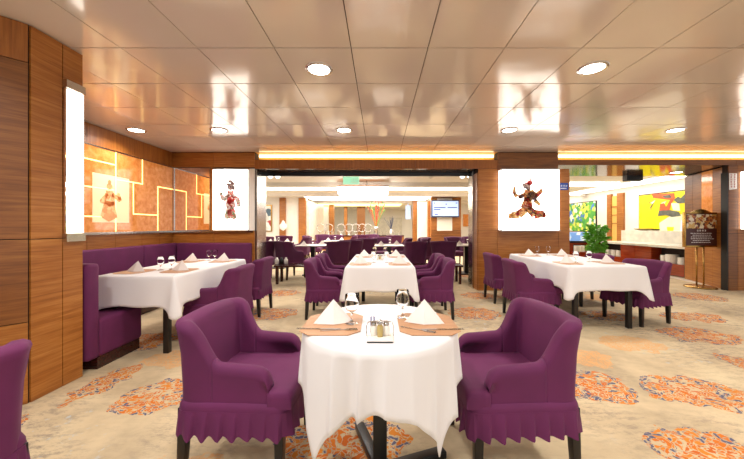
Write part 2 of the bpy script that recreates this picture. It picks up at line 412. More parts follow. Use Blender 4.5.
# back wall: left section with mirror and lightbox
BY = 5.82
wb = struct(MB().box(-4.1, -2.36, BY, 6.3, 0, HC-.002).build('wall_back', M['core']))
panelled(wb, (-3.92, BY), (-2.36, BY), [.78], [0, 1.10], ['wood'])
panelled(wb, (-3.92, BY), (-2.36, BY), [.78], [2.325, HC-.004], ['wood', 'wood'])
panelled(wb, (-3.20, BY), (-3.145, BY), [], [1.13, 2.325], ['wood'])
struct(MB().box(-3.92, -2.38, BY-.05, BY-.014, 1.10, 1.13).build('trim_3', M['chrome']))
mr = thing('wall_mirror', 'tall mirror panel in chrome edging in the booth corner', 'mirror', (-3.55, BY, 1.13))
loc_build(MB().box(-3.90, -3.21, BY-.012, BY-.001, 1.135, 2.315), 'mirror_glass', M['mirror'], mr)
for (a, b) in ((-3.925, -3.875), (-3.212, -3.20)):
    loc_build(MB().box(a, b, BY-.03, BY-.001, 1.13, 2.32), 'frame_upright', M['chrome'], mr)
def lightbox(x0, x1, z0, z1, yb, yf, label, figure, puppet_pieces):
    t = thing('light_box', label, 'light box', ((x0+x1)/2, yb, z0))
    loc_build(MB().box(x0, x1, yf+.004, yb, z0, z1), 'case', M['light'], t)
    for (a, b, c, d) in ((x0-.012, x1+.012, z0-.018, z0), (x0-.012, x1+.012, z1, z1+.018)):
        loc_build(MB().box(a, b, yf-.003, yb, c, d), 'frame_rail', M['chrome'], t)
    for a in (x0-.008, x1):
        loc_build(MB().box(a, a+.008, yf-.003, yf+.012, z0, z1), 'frame_rail', M['wood'], t)
    puppet(puppet_pieces, ((x0+x1)/2, yf+.003, (z0+z1)/2), (1, 0, 0), (0, 0, 1), t, sc=.93 if figure == 'lady' else .95, off=(.0, .0) if figure == 'lady' else (-.06, .0))
    return t
lady = [('skirt', 'pup_pale', [[(-.07, -.12), (.07, -.12), (.13, -.37), (.07, -.40), (0, -.37), (-.07, -.40), (-.13, -.36)]]),
        ('robe', 'pup_red', [limb(.0, .18, .0, -.14, .06, .10), [(-.10, -.10), (.10, -.10), (.06, .0), (-.06, .0)], limb(-.02, -.1, -.02, -.3, .02, .05)]),
        ('sleeve', 'pup_pale', [limb(-.03, .10, -.14, .0, .03, .05), limb(-.14, 0, -.19, .10, .045, .03), ell(-.19, .12, .035, .03)]),
        ('sleeve', 'pup_red', [limb(.03, .10, .15, .0, .03, .05)]), ('cuff', 'pup_pale', [limb(.15, .0, .17, -.13, .045, .04)]),
        ('headdress', 'pup_dark', [ell(.0, .26, .06, .07), ell(-.05, .31, .035, .025, .5), ell(.045, .33, .045, .03, -.5), ell(.0, .37, .045, .03), ell(.06, .24, .03, .05)])]
warrior = [('leg', 'pup_gold', [limb(-.02, -.17, -.16, -.28, .07, .08), limb(-.16, -.28, -.30, -.30, .08, .06), limb(-.30, -.28, -.34, -.35, .06, .03)]),
           ('leg', 'pup_gold', [limb(.02, -.17, .14, -.28, .06, .08), limb(.14, -.28, .32, -.27, .09, .06), limb(.30, -.27, .34, -.33, .06, .03)]),
           ('sash', 'pup_red', [ell(-.02, -.13, .10, .04, -.1), ell(.03, -.07, .06, .03)]),
           ('tunic', 'pup_gold', [limb(.02, .06, -.01, -.15, .06, .12), limb(0, .2, .02, .0, .06, .09)]),
           ('armour', 'pup_dark', [ell(.12, .08, .08, .09, .4)]), ('cuff', 'pup_dark', [ell(-.12, .06, .06, .04, .3)]),
           ('arm', 'pup_gold', [limb(.05, .16, .16, .06, .07, .06), limb(.17, .08, .28, .18, .05, .035), limb(.14, 0, .24, -.09, .04, .03), limb(.26, .16, .27, .22, .03, .015)]),
           ('arm', 'pup_gold', [limb(-.04, .12, -.16, .05, .03, .04), limb(-.20, .06, -.25, .13, .045, .03), limb(-.25, .12, -.25, .25, .035, .02)]),
           ('head', 'pup_dark', [ell(.02, .24, .05, .06), ell(-.05, .27, .035, .06, .4)]), ('helmet', 'pup_red', [ell(.05, .33, .055, .05), ell(.0, .31, .05, .03), limb(.05, .38, .06, .43, .02, .01)])]
lightbox(-3.135, -2.47, 1.145, 2.28, BY-.014, BY-.05, 'white light box with red and grey robed puppet figure beside the mirror', 'lady', lady)
# pillar between openings
wp = struct(MB().box(1.85, 3.57, BY, 6.3, 0, 2.30).box(2.22, 3.36, BY, 6.3, 2.30, HC-.002).build('wall_centre', M['core']))
panelled(wp, (1.85, BY), (3.57, BY), [.36, 1.51], [0, 1.13, 2.30], ['wood'])
panelled(wp, (1.85, BY), (3.57, BY), [.37, 1.51], [2.30, HC-.004], [None, 'wood_dark', None])
panelled(wp, (1.85, 6.3), (1.85, BY), [.2], [0, 2.23], ['wood'])
panelled(wp, (3.57, BY), (3.57, 6.3), [], [0, 2.23], ['wood'])
lightbox(2.235, 3.30, 1.145, 2.255, BY-.014, BY-.16, 'large white light box with golden striding puppet figure on the centre pillar', 'warrior', warrior)
# blue sign on the pillar
t = thing('wall_sign', 'small blue sign with white characters right of the large light box', 'sign', (3.45, BY-.014, 1.93))
loc_build(MB().box(3.345, 3.545, BY-.022, BY-.015, 1.90, 2.03), 'sign_plate', M['blue_sign'], t)
b = MB()
def glyph(b, cx, cz, s, y, rnd, ax=0):
    for k in range(3):
        zz = cz+s*(k-1)*.38; b.box(cx-s*.42*rnd.uniform(.6, 1), cx+s*.42*rnd.uniform(.6, 1), y-.002, y, zz-s*.06, zz+s*.06)
    for q in rnd.sample((-.3, 0, .3), 2): b.box(cx+s*(q-.06), cx+s*(q+.06), y-.002, y, cz-s*.45, cz+s*.45)
rnd = random.Random(5)
for k in range(4): glyph(b, 3.38+k*.043, 1.978, .034, BY-.022, rnd)
for k in range(8): b.box(3.385+k*.016, 3.396+k*.016, BY-.024, BY-.022, 1.922, 1.937)
loc_build(b, 'sign_lettering', M['white_ink'], t)
# right pillar
wr = struct(MB().box(6.565, 8.7, BY, 5.91, 0, 2.37).build('wall_right', M['core']))
panelled(wr, (6.57, BY), (8.7, BY), [.18], [0, 1.08, 2.37], ['wood_dark', 'wood_dark', 'wood', 'wood'])
struct(MB().box(6.55, 6.565, BY-.015, 5.92, 0, 2.23).build('trim_4', M['black']))
t = lightbox(6.80, 7.9, 1.16, 2.24, BY-.014, BY-.12, 'white light box cut by the right edge on the right pillar', '', [])
t = thing('notice_plate', 'narrow white notice with red characters on the right pillar', 'sign', (6.64, BY-.02, 1.9))
loc_build(MB().slab([(6.575, 1.90), (6.72, 1.92), (6.72, 2.21), (6.575, 2.215)], (0, BY-.018, 0), (1, 0, 0), (0, 0, 1), .004), 'notice_sheet', M['white_ink'], t)
b = MB(); rnd = random.Random(8)
for i in range(2):
    for k in range(6): glyph(b, 6.615+i*.06, 2.185-k*.045, .036, BY-.022, rnd)
loc_build(b, 'notice_characters', M['red_ink'], t)

# header beam with cove light above both openings
for i, (a, c, zb, yb) in enumerate(((-2.36, 2.22, 2.30, 6.3), (3.36, 8.45, 2.37, 7.1))):
    h = struct(MB().box(a, c, BY, yb, zb, 2.455).build('wall_header', M['soffit']))
    panelled(h, (a, BY), (c, BY), [(c-a)*.33, (c-a)*.66], [zb, 2.47], ['wood_v' if i == 0 else 'wood_dark'])
    MB().box(a, c, 6.0, 6.02, 2.455, HC).build('cove_back', M['cream'], h); MB().box(a, c, 5.80, 6.0, HC+.001, HC+.02).build('cove_top', M['cream'], h); MB().box(a, c, 5.84, 6.0, 2.456, 2.465).build('cove_floor', M['cream'], h)
    MB().box(a+.02, c-.02, 5.96, 5.995, 2.55, 2.60).build('cove_strip', M['cove'], h)
struct(MB().box(-2.36, 1.85, 6.24, 6.3, 2.235, 2.30).build('trim_5', M['black']))
# opening jambs
struct(MB().box(-2.36, -2.33, 5.84, 6.3, 0, 2.29).build('trim_7', M['chrome']))
struct(MB().box(-2.455, -2.36, BY-.03, BY, 1.135, 2.30).build('trim_6', M['white_ceramic']))  # white finish stands in for the bright reflection on the jamb
struct(MB().box(1.80, 1.835, 6.0, 6.28, 0, 2.29).build('trim_8', M['chrome']))
struct(MB().box(-2.46, -2.36, BY-.03, BY, 0, 1.13).build('trim_9', M['wood']))

# recessed downlights
def downlight(x, y, z, label, group, power=DOWN_W, proto=[None]):
    t = thing('ceiling_light', label, 'ceiling light', (x, y, z), 0, group)
    if proto[0] is None:
        ring = MB().lathe([(.095, -.006), (.118, -.006), (.122, 0), (.122, .004), (.095, .004)], n=32, closed=False).build('trim_ring', M['chrome'], t, smooth=True)
        lens = MB().lathe([(.0001, -.003), (.094, -.004), (.094, .0)], n=32, closed=False).build('lens', M['lamp'], t)
        proto[0] = (ring, lens)
    else:
        for q in proto[0]: c = q.copy(); C.objects.link(c); c.parent = t
    l = bpy.data.lights.new('downlight_lamp', 'AREA'); l.shape = 'DISK'; l.size = .2; l.energy = power; l.color = (1, .965, .93); l.spread = 2.6
    lo = bpy.data.objects.new('downlight_lamp', l); C.objects.link(lo); lo.location = (0, 0, -.03); lo.parent = t
downlight(6.35, 6.6, 2.368, 'small recessed light under the header by the menu stand', None, 4)
for (x, y, lab) in ((-.54, 2.73, 'bright round recessed ceiling light above the front table'), (1.87, 2.71, 'bright round recessed ceiling light, upper right'),
                    (-3.53, 4.46, 'recessed ceiling light over the far left of the booth'), (-2.33, 4.46, 'recessed ceiling light above the booth table'),
                    (-.52, 4.46, 'recessed ceiling light above the middle white table'), (1.87, 4.46, 'recessed ceiling light left of the large light box reflection'),
                    (4.28, 4.46, 'recessed ceiling light at the far right of the ceiling')):
    downlight(x, y, HC-.002, lab, None)
for x in (-1.75, -.54, 1.87, 4.28):
    for y in ((.95, -.8) if x > -1.6 else (.95,)):
        downlight(x, y, HC-.002, 'recessed ceiling light %s, %s' % ('just overhead' if y > 0 else 'behind the front chairs', {-1.75: 'by the left wood pillar', -.54: 'left of the middle', 1.87: 'right of the middle', 4.28: 'on the far right'}[x]), 'ceiling lights nearest the viewer')

# metal edged light box on the left partition (edge-on)
t = thing('light_box', 'narrow metal-edged light box glowing white on the left wood pillar', 'light box', (-2.40, 2.44, 1.1))
loc_build(MB().box(-2.411, -2.39, 2.342, 2.472, 1.10, 2.335), 'case', M['mirror'], t)
loc_build(MB().box(-2.392, -2.38, 2.357, 2.474, 1.165, 2.27), 'glowing_face', M['light'], t)
for (a, b_) in ((1.10, 1.16), (2.275, 2.335)):
    loc_build(MB().box(-2.411, -2.374, 2.335, 2.485, a, b_), 'frame_rail', M['chrome'], t)

# ------------------------------------------------------------------ chairs
def make_chair(name, label, W=.54, D=.53, H=.768, arm=.575, skirt=True, flare=.016, leg_m='black_wood', mat='purple', tw=.175):
    t = thing(name, label, 'chair')
    hw = W/2-.045; xb = -D/2+.045; xa = D/2-.075; rc = .05
    # plan path: right arm front -> back -> left arm front (y from - to +)
    path = []
    def seg(p, q, n): 
        for k in range(n): path.append((p[0]+(q[0]-p[0])*k/n, p[1]+(q[1]-p[1])*k/n))
    seg((xa, -hw), (xb+rc+.15, -hw), 12); seg((xb+rc+.15, -hw), (xb+rc, -hw), 14)
    for k in range(10):
        a = -PI/2-PI/2*k/10; path.append((xb+rc+rc*math.cos(a), -hw+rc+rc*math.sin(a)))
    seg((xb, -hw+rc), (xb, hw-rc), 14)
    for k in range(10):
        a = PI-PI/2*k/10; path.append((xb+rc+rc*math.cos(a), hw-rc+rc*math.sin(a)))
    seg((xb+rc, hw), (xb+rc+.15, hw), 14); seg((xb+rc+.15, hw), (xa, hw), 12); path.append((xa, hw))
    rows = []
    n = len(path)
    for i, (x, y) in enumerate(path):
        p = path[max(i-1, 0)]; q = path[min(i+1, n-1)]
        dx, dy = q[0]-p[0], q[1]-p[1]; l = math.hypot(dx, dy) or 1
        nx, ny = (dy/l, -dx/l)          # outward is to the right of travel reversed
        if nx*(x-0)+ny*y < 0: nx, ny = -nx, -ny
        bk = sm((xb+tw-x)/(tw-.02))**1.35       # 0 on arm, 1 on back
        h = arm+(H-arm)*bk + (.012*math.cos(y/hw*PI/2) if bk > .95 else 0) - .02*(1-bk)*sm((x-xb)/(xa-xb))
        fr = (x-(xa-.075))/.075
        if fr > 0: h -= .075*(1-math.sqrt(max(0, 1-fr*fr)))
        t_ = .04+.006*bk
        sec = []
        zs = [.36, .42, .5, .56]
        prof = [(t_, .36), (t_, .44), (t_*.97, .44+(h-.44)*.5), (t_, h-.05), (t_*1.02, h-.028), (t_*.8, h-.010), (t_*.35, h), (-t_*.35, h), (-t_*.8, h-.010), (-t_, h-.03), (-t_*.95, h-.06), (-t_*.9, .44+(h-.44)*.5), (-t_, .43), (-t_, .37)]
        for off, z in prof:
            lean = (flare*bk)*max(0, (z-.42)/(H-.42))**1.3*1.6
            roll = .014*bk*sm((z-(H-.10))/.10)
            o = off+lean+roll
            sec.append((x+nx*o, y+ny*o*(.8 if bk < 1 else .6), z))
        rows.append(sec)
    i0 = next(i for i, (x, y) in enumerate(path) if x <= xb+rc+.09); i1 = n-1-i0
    def part(nm, a, b, capa, capb):
        m = MB(); m.grid(rows[a:b+1]); k = len(rows[0]); R = b-a+1
        if capa: m.f.append(tuple(range(k))); m.mi.append(0)
        if capb: m.f.append(tuple(range((R-1)*k, R*k))[::-1]); m.mi.append(0)
        return m.build(nm, M[mat], t, smooth=True)
    part('armrest', 0, i0, True, True); part('backrest', i0, i1, True, True); part('armrest', i1, n-1, True, True)
    # seat cushion: domed top, T front
    m = MB(); R = []
    xs = [xb+.03+(D/2+.005-xb-.03)*k/16 for k in range(17)]
    def seat_z(u, v): return .452+.012*(1-u*u)*(1-v*v)
    bot = .375
    gridp = []
    for i in range(17):
        x = xs[i]; ww = (hw-.035) if x < xa-.03 else (hw-.035)+(.075)*sm((x-xa+.03)/.022)
        u = 2*i/16-1; row = [(x, -ww, bot), (x, -ww, .425), (x, -ww*.985, .443)]
        for j in range(13):
            v = 2*j/12-1; row.append((x, ww*.95*v, seat_z(u, v)))
        row += [(x, ww*.985, .443), (x, ww, .425), (x, ww, bot)]
        gridp.append(row)
    last = gridp[-1]
    gridp.append([(p[0]+.018, p[1]*.985, p[2]-.012 if p[2] > .4 else p[2]) for p in last])
    gridp.append([(p[0]+.025, p[1]*.975, min(p[2], .42)-.006 if p[2] > .4 else p[2]) for p in last])
    gridp.append([(p[0]+.025, p[1]*.975, bot) for p in last])
    m.grid(gridp); m.build('seat', M[mat], t, smooth=True)
    zb = .33 if skirt else .30
    m = MB(); ring = []
    def rr(hx, hy, r, n):
        o = []
        for cx, cy, a0 in ((hx-r, hy-r, 0), (-hx+r, hy-r, PI/2), (-hx+r, -hy+r, PI), (hx-r, -hy+r, 1.5*PI)):
            for k in range(n): a = a0+PI/2*k/(n-1); o.append((cx+r*math.cos(a), cy+r*math.sin(a)))
        return o
    for z, g in ((zb, .0), (zb+.015, .003), (.375, .003), (.395, -.004), (.40, -.02)):
        ring.append([(x+.012, y, z) for x, y in rr(D/2+.002+g, W/2-.004+g, .06, 6)])
    m.grid(ring, cu=True); k = len(ring[0])
    m.f.append(tuple(range(k))); m.mi.append(0); m.f.append(tuple(range(4*k, 5*k))); m.mi.append(0)
    m.build('seat_band', M[mat], t, smooth=True)
    if skirt:
        base = [(x+.012, y) for x, y in rr(D/2+.008, W/2-.002, .06, 5)]; pts = []; per = 0; L_ = []
        for i in range(len(base)):
            a = base[i]; b = base[(i+1) % len(base)]; l = math.hypot(b[0]-a[0], b[1]-a[1]); ns = max(1, int(l/.006))
            for k in range(ns): pts.append((a[0]+(b[0]-a[0])*k/ns, a[1]+(b[1]-a[1])*k/ns, per+l*k/ns))
            per += l
        npl = 30; rows = []
        rnd = random.Random(11); amp = [rnd.uniform(.7, 1.25) for _ in range(npl)]
        for zi in range(7):
            fz = zi/6; row = []
            for (x, y, s) in pts:
                ph = s/per*npl; k = int(ph) % npl; fr = ph-int(ph)
                wv = sm(fr/.8) if fr < .8 else 1-sm((fr-.8)/.2)
                o = .002+.019*amp[k]*fz**.8*wv+.002*fz
                l = math.hypot(x, y); nx, ny = (x/l, y/l)
                nx, ny = ((1 if x > 0 else -1), ny*.2) if abs(x-.012) > D/2-.015 else (nx*.2, (1 if y > 0 else -1))
                row.append((x+nx*o, y+ny*o, .358-(.108+.016*amp[k]*wv)*fz))
            rows.append(row)
        m = MB(); m.grid(rows, cu=True)
        sk = m.build('pleated_skirt', M[mat], t, smooth=False)
        so = sk.modifiers.new('thick', 'SOLIDIFY'); so.thickness = .004
    for sx in (-1, 1):
        for sy in (-1, 1):
            m = MB(); cx, cy = sx*(D/2-.035), sy*(W/2-.045); x2 = cx+sx*(.02 if sx < 0 else .0)
            a, b = .024, .017
            m.add([(x2-b, cy-b, 0), (x2+b, cy-b, 0), (x2+b, cy+b, 0), (x2-b, cy+b, 0), (cx-a, cy-a, .36), (cx+a, cy-a, .36), (cx+a, cy+a, .36), (cx-a, cy+a, .36)],
                  [(3,2,1,0),(4,5,6,7),(0,1,5,4),(1,2,6,5),(2,3,7,6),(3,0,4,7)])
            m.build('leg', M[leg_m], t, bevel=.003)
    return t
chairA = make_chair('dining_armchair', 'purple skirted armchair at the left of the front round table')
chairA.location = (-.69, 1.69, 0); chairA.rotation_euler.z = math.radians(-3)
GC = 'purple skirted armchairs around the white tables'; chairA['group'] = GC
for x, y, a, lab in (
    (.68, 1.69, 183, 'purple skirted armchair at the right of the front round table'),
    (-1.655, .98, 180, 'purple armchair cut by the left edge of the photo, nearest the wood pillar'),
    (-.71, 4.24, 0, 'purple armchair on the left of the middle table, nearer one'),
    (-.71, 4.93, 0, 'purple armchair on the left of the middle table, farther one'),
    (.70, 4.24, 180, 'purple armchair on the right of the middle table, nearer one'),
    (.70, 4.93, 180, 'purple armchair on the right of the middle table, farther one'),
    (-1.80, 3.50, 180, 'purple armchair at the booth table, nearer to the viewer'),
    (-1.87, 4.36, 180, 'purple armchair at the booth table, farther one by the opening'),
    (1.99, 4.10, 0, 'purple armchair on the left of the right table, nearer one'),
    (2.05, 5.06, 0, 'purple armchair on the left of the right table, by the pillar'),
    (3.31, 4.0, 197, 'purple armchair on the right side of the right table, nearer one'),
    (3.28, 4.90, 180, 'purple armchair on the right side of the right table, half hidden farther one')):
    dup(chairA, (x, y, 0), math.radians(a), lab, GC)

# ------------------------------------------------------------------ tables and cloths
def cloth(px, py, cx, cy, drop, label, rectx=None, recty=None, r=None, a=None, ztop=.752, seed=1, extra=.12):
    rnd = random.Random(seed); pts = []
    if r:
        n = 260
        for k in range(n):
            t = 2*PI*k/n; c, s = math.cos(t), math.sin(t)
            R = a/max(abs(c), abs(s)); L_ = R-r
            cn = max(0, (L_-(a-r))/(a*math.sqrt(2)-a))
            pts.append((r*c, r*s, c, s, L_, t*r, cn))
        amp, nw = .021, 19
        per = 2*PI*r
    else:
        hx, hy = rectx/2, recty/2; rc = .012; path = []
        def line(p, q, nrm):
            l = math.hypot(q[0]-p[0], q[1]-p[1]); n = int(l/.012)
            for k in range(n): path.append((p[0]+(q[0]-p[0])*k/n, p[1]+(q[1]-p[1])*k/n, nrm[0], nrm[1]))
        def arc(c, a0):
            for k in range(12): t = a0+PI/2*k/12; path.append((c[0]+rc*math.cos(t), c[1]+rc*math.sin(t), math.cos(t), math.sin(t)))
        line((hx, -hy+rc), (hx, hy-rc), (1, 0)); arc((hx-rc, hy-rc), 0)
        line((hx-rc, hy), (-hx+rc, hy), (0, 1)); arc((-hx+rc, hy-rc), PI/2)
        line((-hx, hy-rc), (-hx, -hy+rc), (-1, 0)); arc((-hx+rc, -hy+rc), PI)
        line((-hx+rc, -hy), (hx-rc, -hy), (0, -1)); arc((hx-rc, -hy+rc), 1.5*PI)
        s = 0
        for i, (x, y, nx, ny) in enumerate(path):
            dc = math.hypot(hx-abs(x), hy-abs(y)); cn = math.exp(-dc/.045)
            pts.append((x, y, nx, ny, drop+extra*math.exp(-dc/.045), s, cn)); s += .012
        amp, nw, per = .006, int(s/.35), s
    rows = []
    ph = [rnd.uniform(0, 6) for _ in range(4)]
    rows.append([(p[0]*.05, p[1]*.05, ztop) for p in pts]); rows.append([(p[0]*.5, p[1]*.5, ztop) for p in pts])
    rows.append([(p[0]-p[2]*.014, p[1]-p[3]*.014, ztop) for p in pts]); rows.append([(p[0]-p[2]*.004, p[1]-p[3]*.004, ztop-.004) for p in pts])
    K = 12
    for k in range(K+1):
        f = k/K; row = []
        for (x, y, nx, ny, L_, s, cn) in pts:
            u = 2*PI*s/per
            wv = math.sin(nw*u+ph[0]+.8*math.sin(2*u+ph[1]))+.5*math.sin((nw+4)*u+ph[2])
            if r: wv = 1.1-2.6*abs(math.sin((nw*u+ph[0]+1.5*math.sin(3*u+ph[1]))/2))**.7*(.6+.4*math.sin(5*u+ph[2]))
            o = .004+f**.8*(amp*(wv+(.35 if r else .6))+(.0 if r else .015))
            if r: o += -cn*f*.018+cn*f*.02*math.sin(u*8+1)
            else: o += cn*f*.05
            z = ztop-.012-L_*f+f*.006*math.sin(nw*u)
            row.append((x+nx*o, y+ny*o, z))
        rows.append(row)
    m = MB(); m.grid(rows, cu=True); n = len(pts); m.f.append(tuple(range(n))); m.mi.append(0)
    o = m.build('tablecloth', M['cloth'], smooth=True); o.location = (cx, cy, 0)
    so = o.modifiers.new('thick', 'SOLIDIFY'); so.thickness = .003; so.offset = -1
    return tag(o, label, 'tablecloth')
def rect_table(cx, cy, wx, wy, lab, clab, seed):
    t = thing('dining_table', lab, 'table', (cx, cy, 0))
    MB().box(-wx/2+.01, wx/2-.01, -wy/2+.01, wy/2-.01, .715, .742).build('tabletop', M['dark_wood'], t)
    for sx in (-1, 1):
        for sy in (-1, 1):
            x, y = sx*(wx/2-.13), sy*(wy/2-.10); MB().box(x-.026, x+.026, y-.026, y+.026, 0, .715).build('leg', M['black_wood'], t, bevel=.004)
    cloth(0, 0, cx, cy, .27, clab, wx, wy, seed=seed)
rect_table(0, 4.32, .80, 1.58, 'black-legged table under the middle white cloth', 'white cloth over the middle rectangular table', 2)
rect_table(-2.30, 3.63, .76, 1.52, 'dark-legged table under the white cloth in the left booth', 'white cloth over the booth table at left', 3)
rect_table(2.65, 4.40, .90, 1.64, 'black-legged table under the white cloth on the right', 'white cloth over the right-hand rectangular table', 4)
# front round table
FT = (0, 1.50)
t = thing('round_table', 'black pedestal table under the front white cloth', 'table', (FT[0], FT[1], 0))
MB().lathe([(.355, .715), (.36, .72), (.36, .738), (.355, .742)], n=48).build('tabletop', M['dark_wood'], t)
MB().box(-.033, .033, -.033, .033, .03, .72).build('pedestal', M['black'], t, bevel=.005)
for a in (20, 110, 200, 290):
    T = Matrix.Rotation(math.radians(a), 4, 'Z')
    MB().box(.03, .36, -.028, .028, .012, .05, T).build('foot', M['black'], t, bevel=.006)
cloth(0, 0, *FT, 0, 'white cloth draped in folds over the front round table', r=.360, a=.585, seed=5)

# ------------------------------------------------------------------ table settings
ZT = .7535
def mk_mat():
    m = MB(); a, b, c = .135, .165, .05
    m.prism([(-a+c, -b), (a-c, -b), (a, -b+c), (a, b-c), (a-c, b), (-a+c, b), (-a, b-c), (-a, -b+c)], 0, .003)
    return m
def mk_napkin():
    t = MB(); w, h = .095, .105
    L_, R_, A, Bk, F = (-w, 0, 0), (w, 0, 0), (0, .035, h), (0, .10, 0), (0, -.022, .0)
    t.add([L_, F, R_, A, Bk], [(0,1,3),(1,2,3),(2,4,3),(4,0,3),(0,4,2,1)])
    s = .82
    t.add([(-w*s, -.012, .001), (0, -.034, .001), (w*s, -.012, .001), (0, .026, h*.93), (0, .02, .001)], [(0,1,3),(1,2,3),(2,4,3),(4,0,3),(0,4,2,1)])
    return t
def mk_goblet():
    return MB().lathe([(.0005, 0), (.031, 0), (.031, .002), (.012, .005), (.005, .012), (.004, .03), (.005, .046), (.012, .052), (.024, .062), (.032, .08), (.034, .10), (.031, .138),
                       (.0295, .138), (.032, .10), (.030, .08), (.022, .065), (.010, .056), (.0005, .054)], n=24, closed=False)
def mk_fork():
    m = MB(); m.slab([(-.09, -.004), (.01, -.0025), (.03, -.010), (.035, -.011), (.035, .011), (.03, .010), (.01, .0025), (-.09, .004)], (0, 0, .0), (1, 0, 0), (0, 1, 0), .0022)
    for k in range(4): y = -.0085+k*.0057; m.box(.034, .075, y-.0014, y+.0014, .0, .002)
    return m
def mk_knife():
    return MB().slab([(-.10, -.006), (-.02, -.0045), (.0, -.007), (.08, -.008), (.10, .0), (.10, .004), (0, .004), (-.02, .0045), (-.10, .006)], (0, 0, 0), (1, 0, 0), (0, 1, 0), .003)
PR = {}
def place(kind, x, y, rz, label, group, z=ZT, sc=1):
    spec = {'placemat': (mk_mat, 'mat', 'placemat', False), 'folded_napkin': (mk_napkin, 'napkin', 'napkin', False), 'water_goblet': (mk_goblet, 'glass', 'glass', True),
            'fork': (mk_fork, 'cutlery', 'fork', False), 'knife': (mk_knife, 'cutlery', 'knife', False)}[kind]
    if kind not in PR: o = spec[0]().build(kind, M[spec[1]], smooth=spec[3]); PR[kind] = o
    else: o = PR[kind].copy(); C.objects.link(o)
    o.location = (x, y, z); o.rotation_euler = (0, 0, rz); o.scale = (sc,)*3
    return tag(o, label, spec[2], group)
GM, GN, GG, GK = 'tan placemats on the white tables', 'folded white napkins on the tables', 'stemmed water glasses on the tables', 'cutlery on the placemats'
for s, side in ((-1, 'left'), (1, 'right')):
    x0 = s*.222
    place('placemat', x0, 1.475, 0, 'tan placemat with cut corners on the %s of the front table' % side, GM)
    place('folded_napkin', x0-.005*s-.005, 1.475, -.17*s, 'white folded napkin standing on the %s of the front table' % side, GN, ZT+.0035)
    place('knife', s*.275, 1.375 if s > 0 else 1.385, .04*s+(0 if s < 0 else PI), 'steel knife lying before the %s napkin on the front table' % side, GK, ZT+.0035)
    place('fork', s*.175, 1.372, (-.5 if s > 0 else .15), 'steel fork lying before the %s napkin on the front table' % side, GK, ZT+.0035)
place('water_goblet', -.135, 1.47, 0, 'stemmed water glass beside the left napkin on the front table', GG, ZT+.0035)
place('water_goblet', .115, 1.565, 0, 'stemmed water glass beside the right napkin on the front table', GG, ZT+.0035)
def caddy(x, y, sc, lab, full=True):
    t = thing('condiment_caddy', lab, 'caddy', (x, y, ZT)); t.scale = (sc,)*3
    MB().box(-.055, .055, -.045, .045, .0, .012).build('tray', M['white_ceramic'], t, bevel=.004)
    MB().box(-.052, .052, -.047, -.043, .0, .004).build('tray_foot', M['black'], t)
    hp = [(-.055, .0, .012), (-.057, .0, .05), (-.050, 0, .068), (-.03, 0, .073), (.03, 0, .073), (.050, 0, .068), (.057, 0, .05), (.055, 0, .012)]
    MB().tube(hp, .002, 8).build('wire_handle', M['cutlery'], t, smooth=True)
    for k, (jx, jy) in enumerate(((-.026, .012), (.026, .012))):
        j = MB().lathe([(.013, .012), (.015, .02), (.015, .045), (.011, .052)], jx, jy, n=16).build('shaker', M['white_ceramic'], t, smooth=True)
        MB().lathe([(.012, .052), (.013, .056), (.012, .066), (.005, .070)], jx, jy, n=16).build('shaker_cap', M['cutlery'], j, smooth=True)
    j = MB().lathe([(.011, .012), (.012, .018), (.012, .055), (.008, .062)], 0, -.008, n=16).build('mustard_pot', M['sauce'], t, smooth=True)
    MB().lathe([(.009, .062), (.013, .066), (.007, .078), (.003, .082)], 0, -.008, n=16).build('pot_lid', M['cutlery'], j, smooth=True)
    if full:
        b = MB()
        for k in range(6): a = k*1.05; b.tube([(-.03+.006*math.cos(a), .03+.006*math.sin(a), .012), (-.031+.009*math.cos(a), .03+.009*math.sin(a), .082)], .0016, 5)
        b.build('toothpick', M['blue_sign'], t)
        MB().lathe([(.012, .012), (.013, .06)], -.03, .03, n=16, closed=False).build('toothpick_glass', M['glass'], t, smooth=True)
    return t
M['sauce'] = plain('mustard_glaze', '#b8a060', .2)
caddy(.0, 1.275, 1.0, 'small wire condiment caddy on white tray at the centre of the front table')
def setting(x, y, nrz, where, gx, gy, kn=True):
    place('placemat', x, y, 0, 'tan placemat %s' % where, GM)
    place('folded_napkin', x, y, nrz, 'white folded napkin %s' % where, GN, ZT+.0035)
    place('water_goblet', gx, gy, 0, 'stemmed water glass %s' % where, GG)
for x, y, w in ((-.24, 3.80, 'at the near left of the middle table'), (.24, 3.80, 'at the near right of the middle table'),
                (-.24, 4.70, 'at the far left of the middle table'), (.24, 4.70, 'at the far right of the middle table')):
    setting(x, y, .1*(1 if x < 0 else -1), w, x*.35, y+.12)
caddy(0, 4.25, .9, 'small condiment caddy in the centre of the middle table', False)
for x, y, w in ((-2.50, 3.15, 'at the near left of the booth table'), (-2.09, 3.22, 'at the near right of the booth table'),
                (-2.50, 4.08, 'at the far left of the booth table'), (-2.09, 4.10, 'at the far right of the booth table')):
    setting(x, y, 0, w, x+(.17 if x < -2.3 else -.17), y+.12)
for x, y, w in ((2.36, 3.88, 'at the near left of the right table'), (2.90, 3.92, 'at the near right of the right table'),
                (2.36, 4.86, 'at the far left of the right table'), (2.88, 4.86, 'at the far right of the right table')):
    setting(x, y, 0, w, x+(.17 if x < 2.6 else -.17), y+.10)

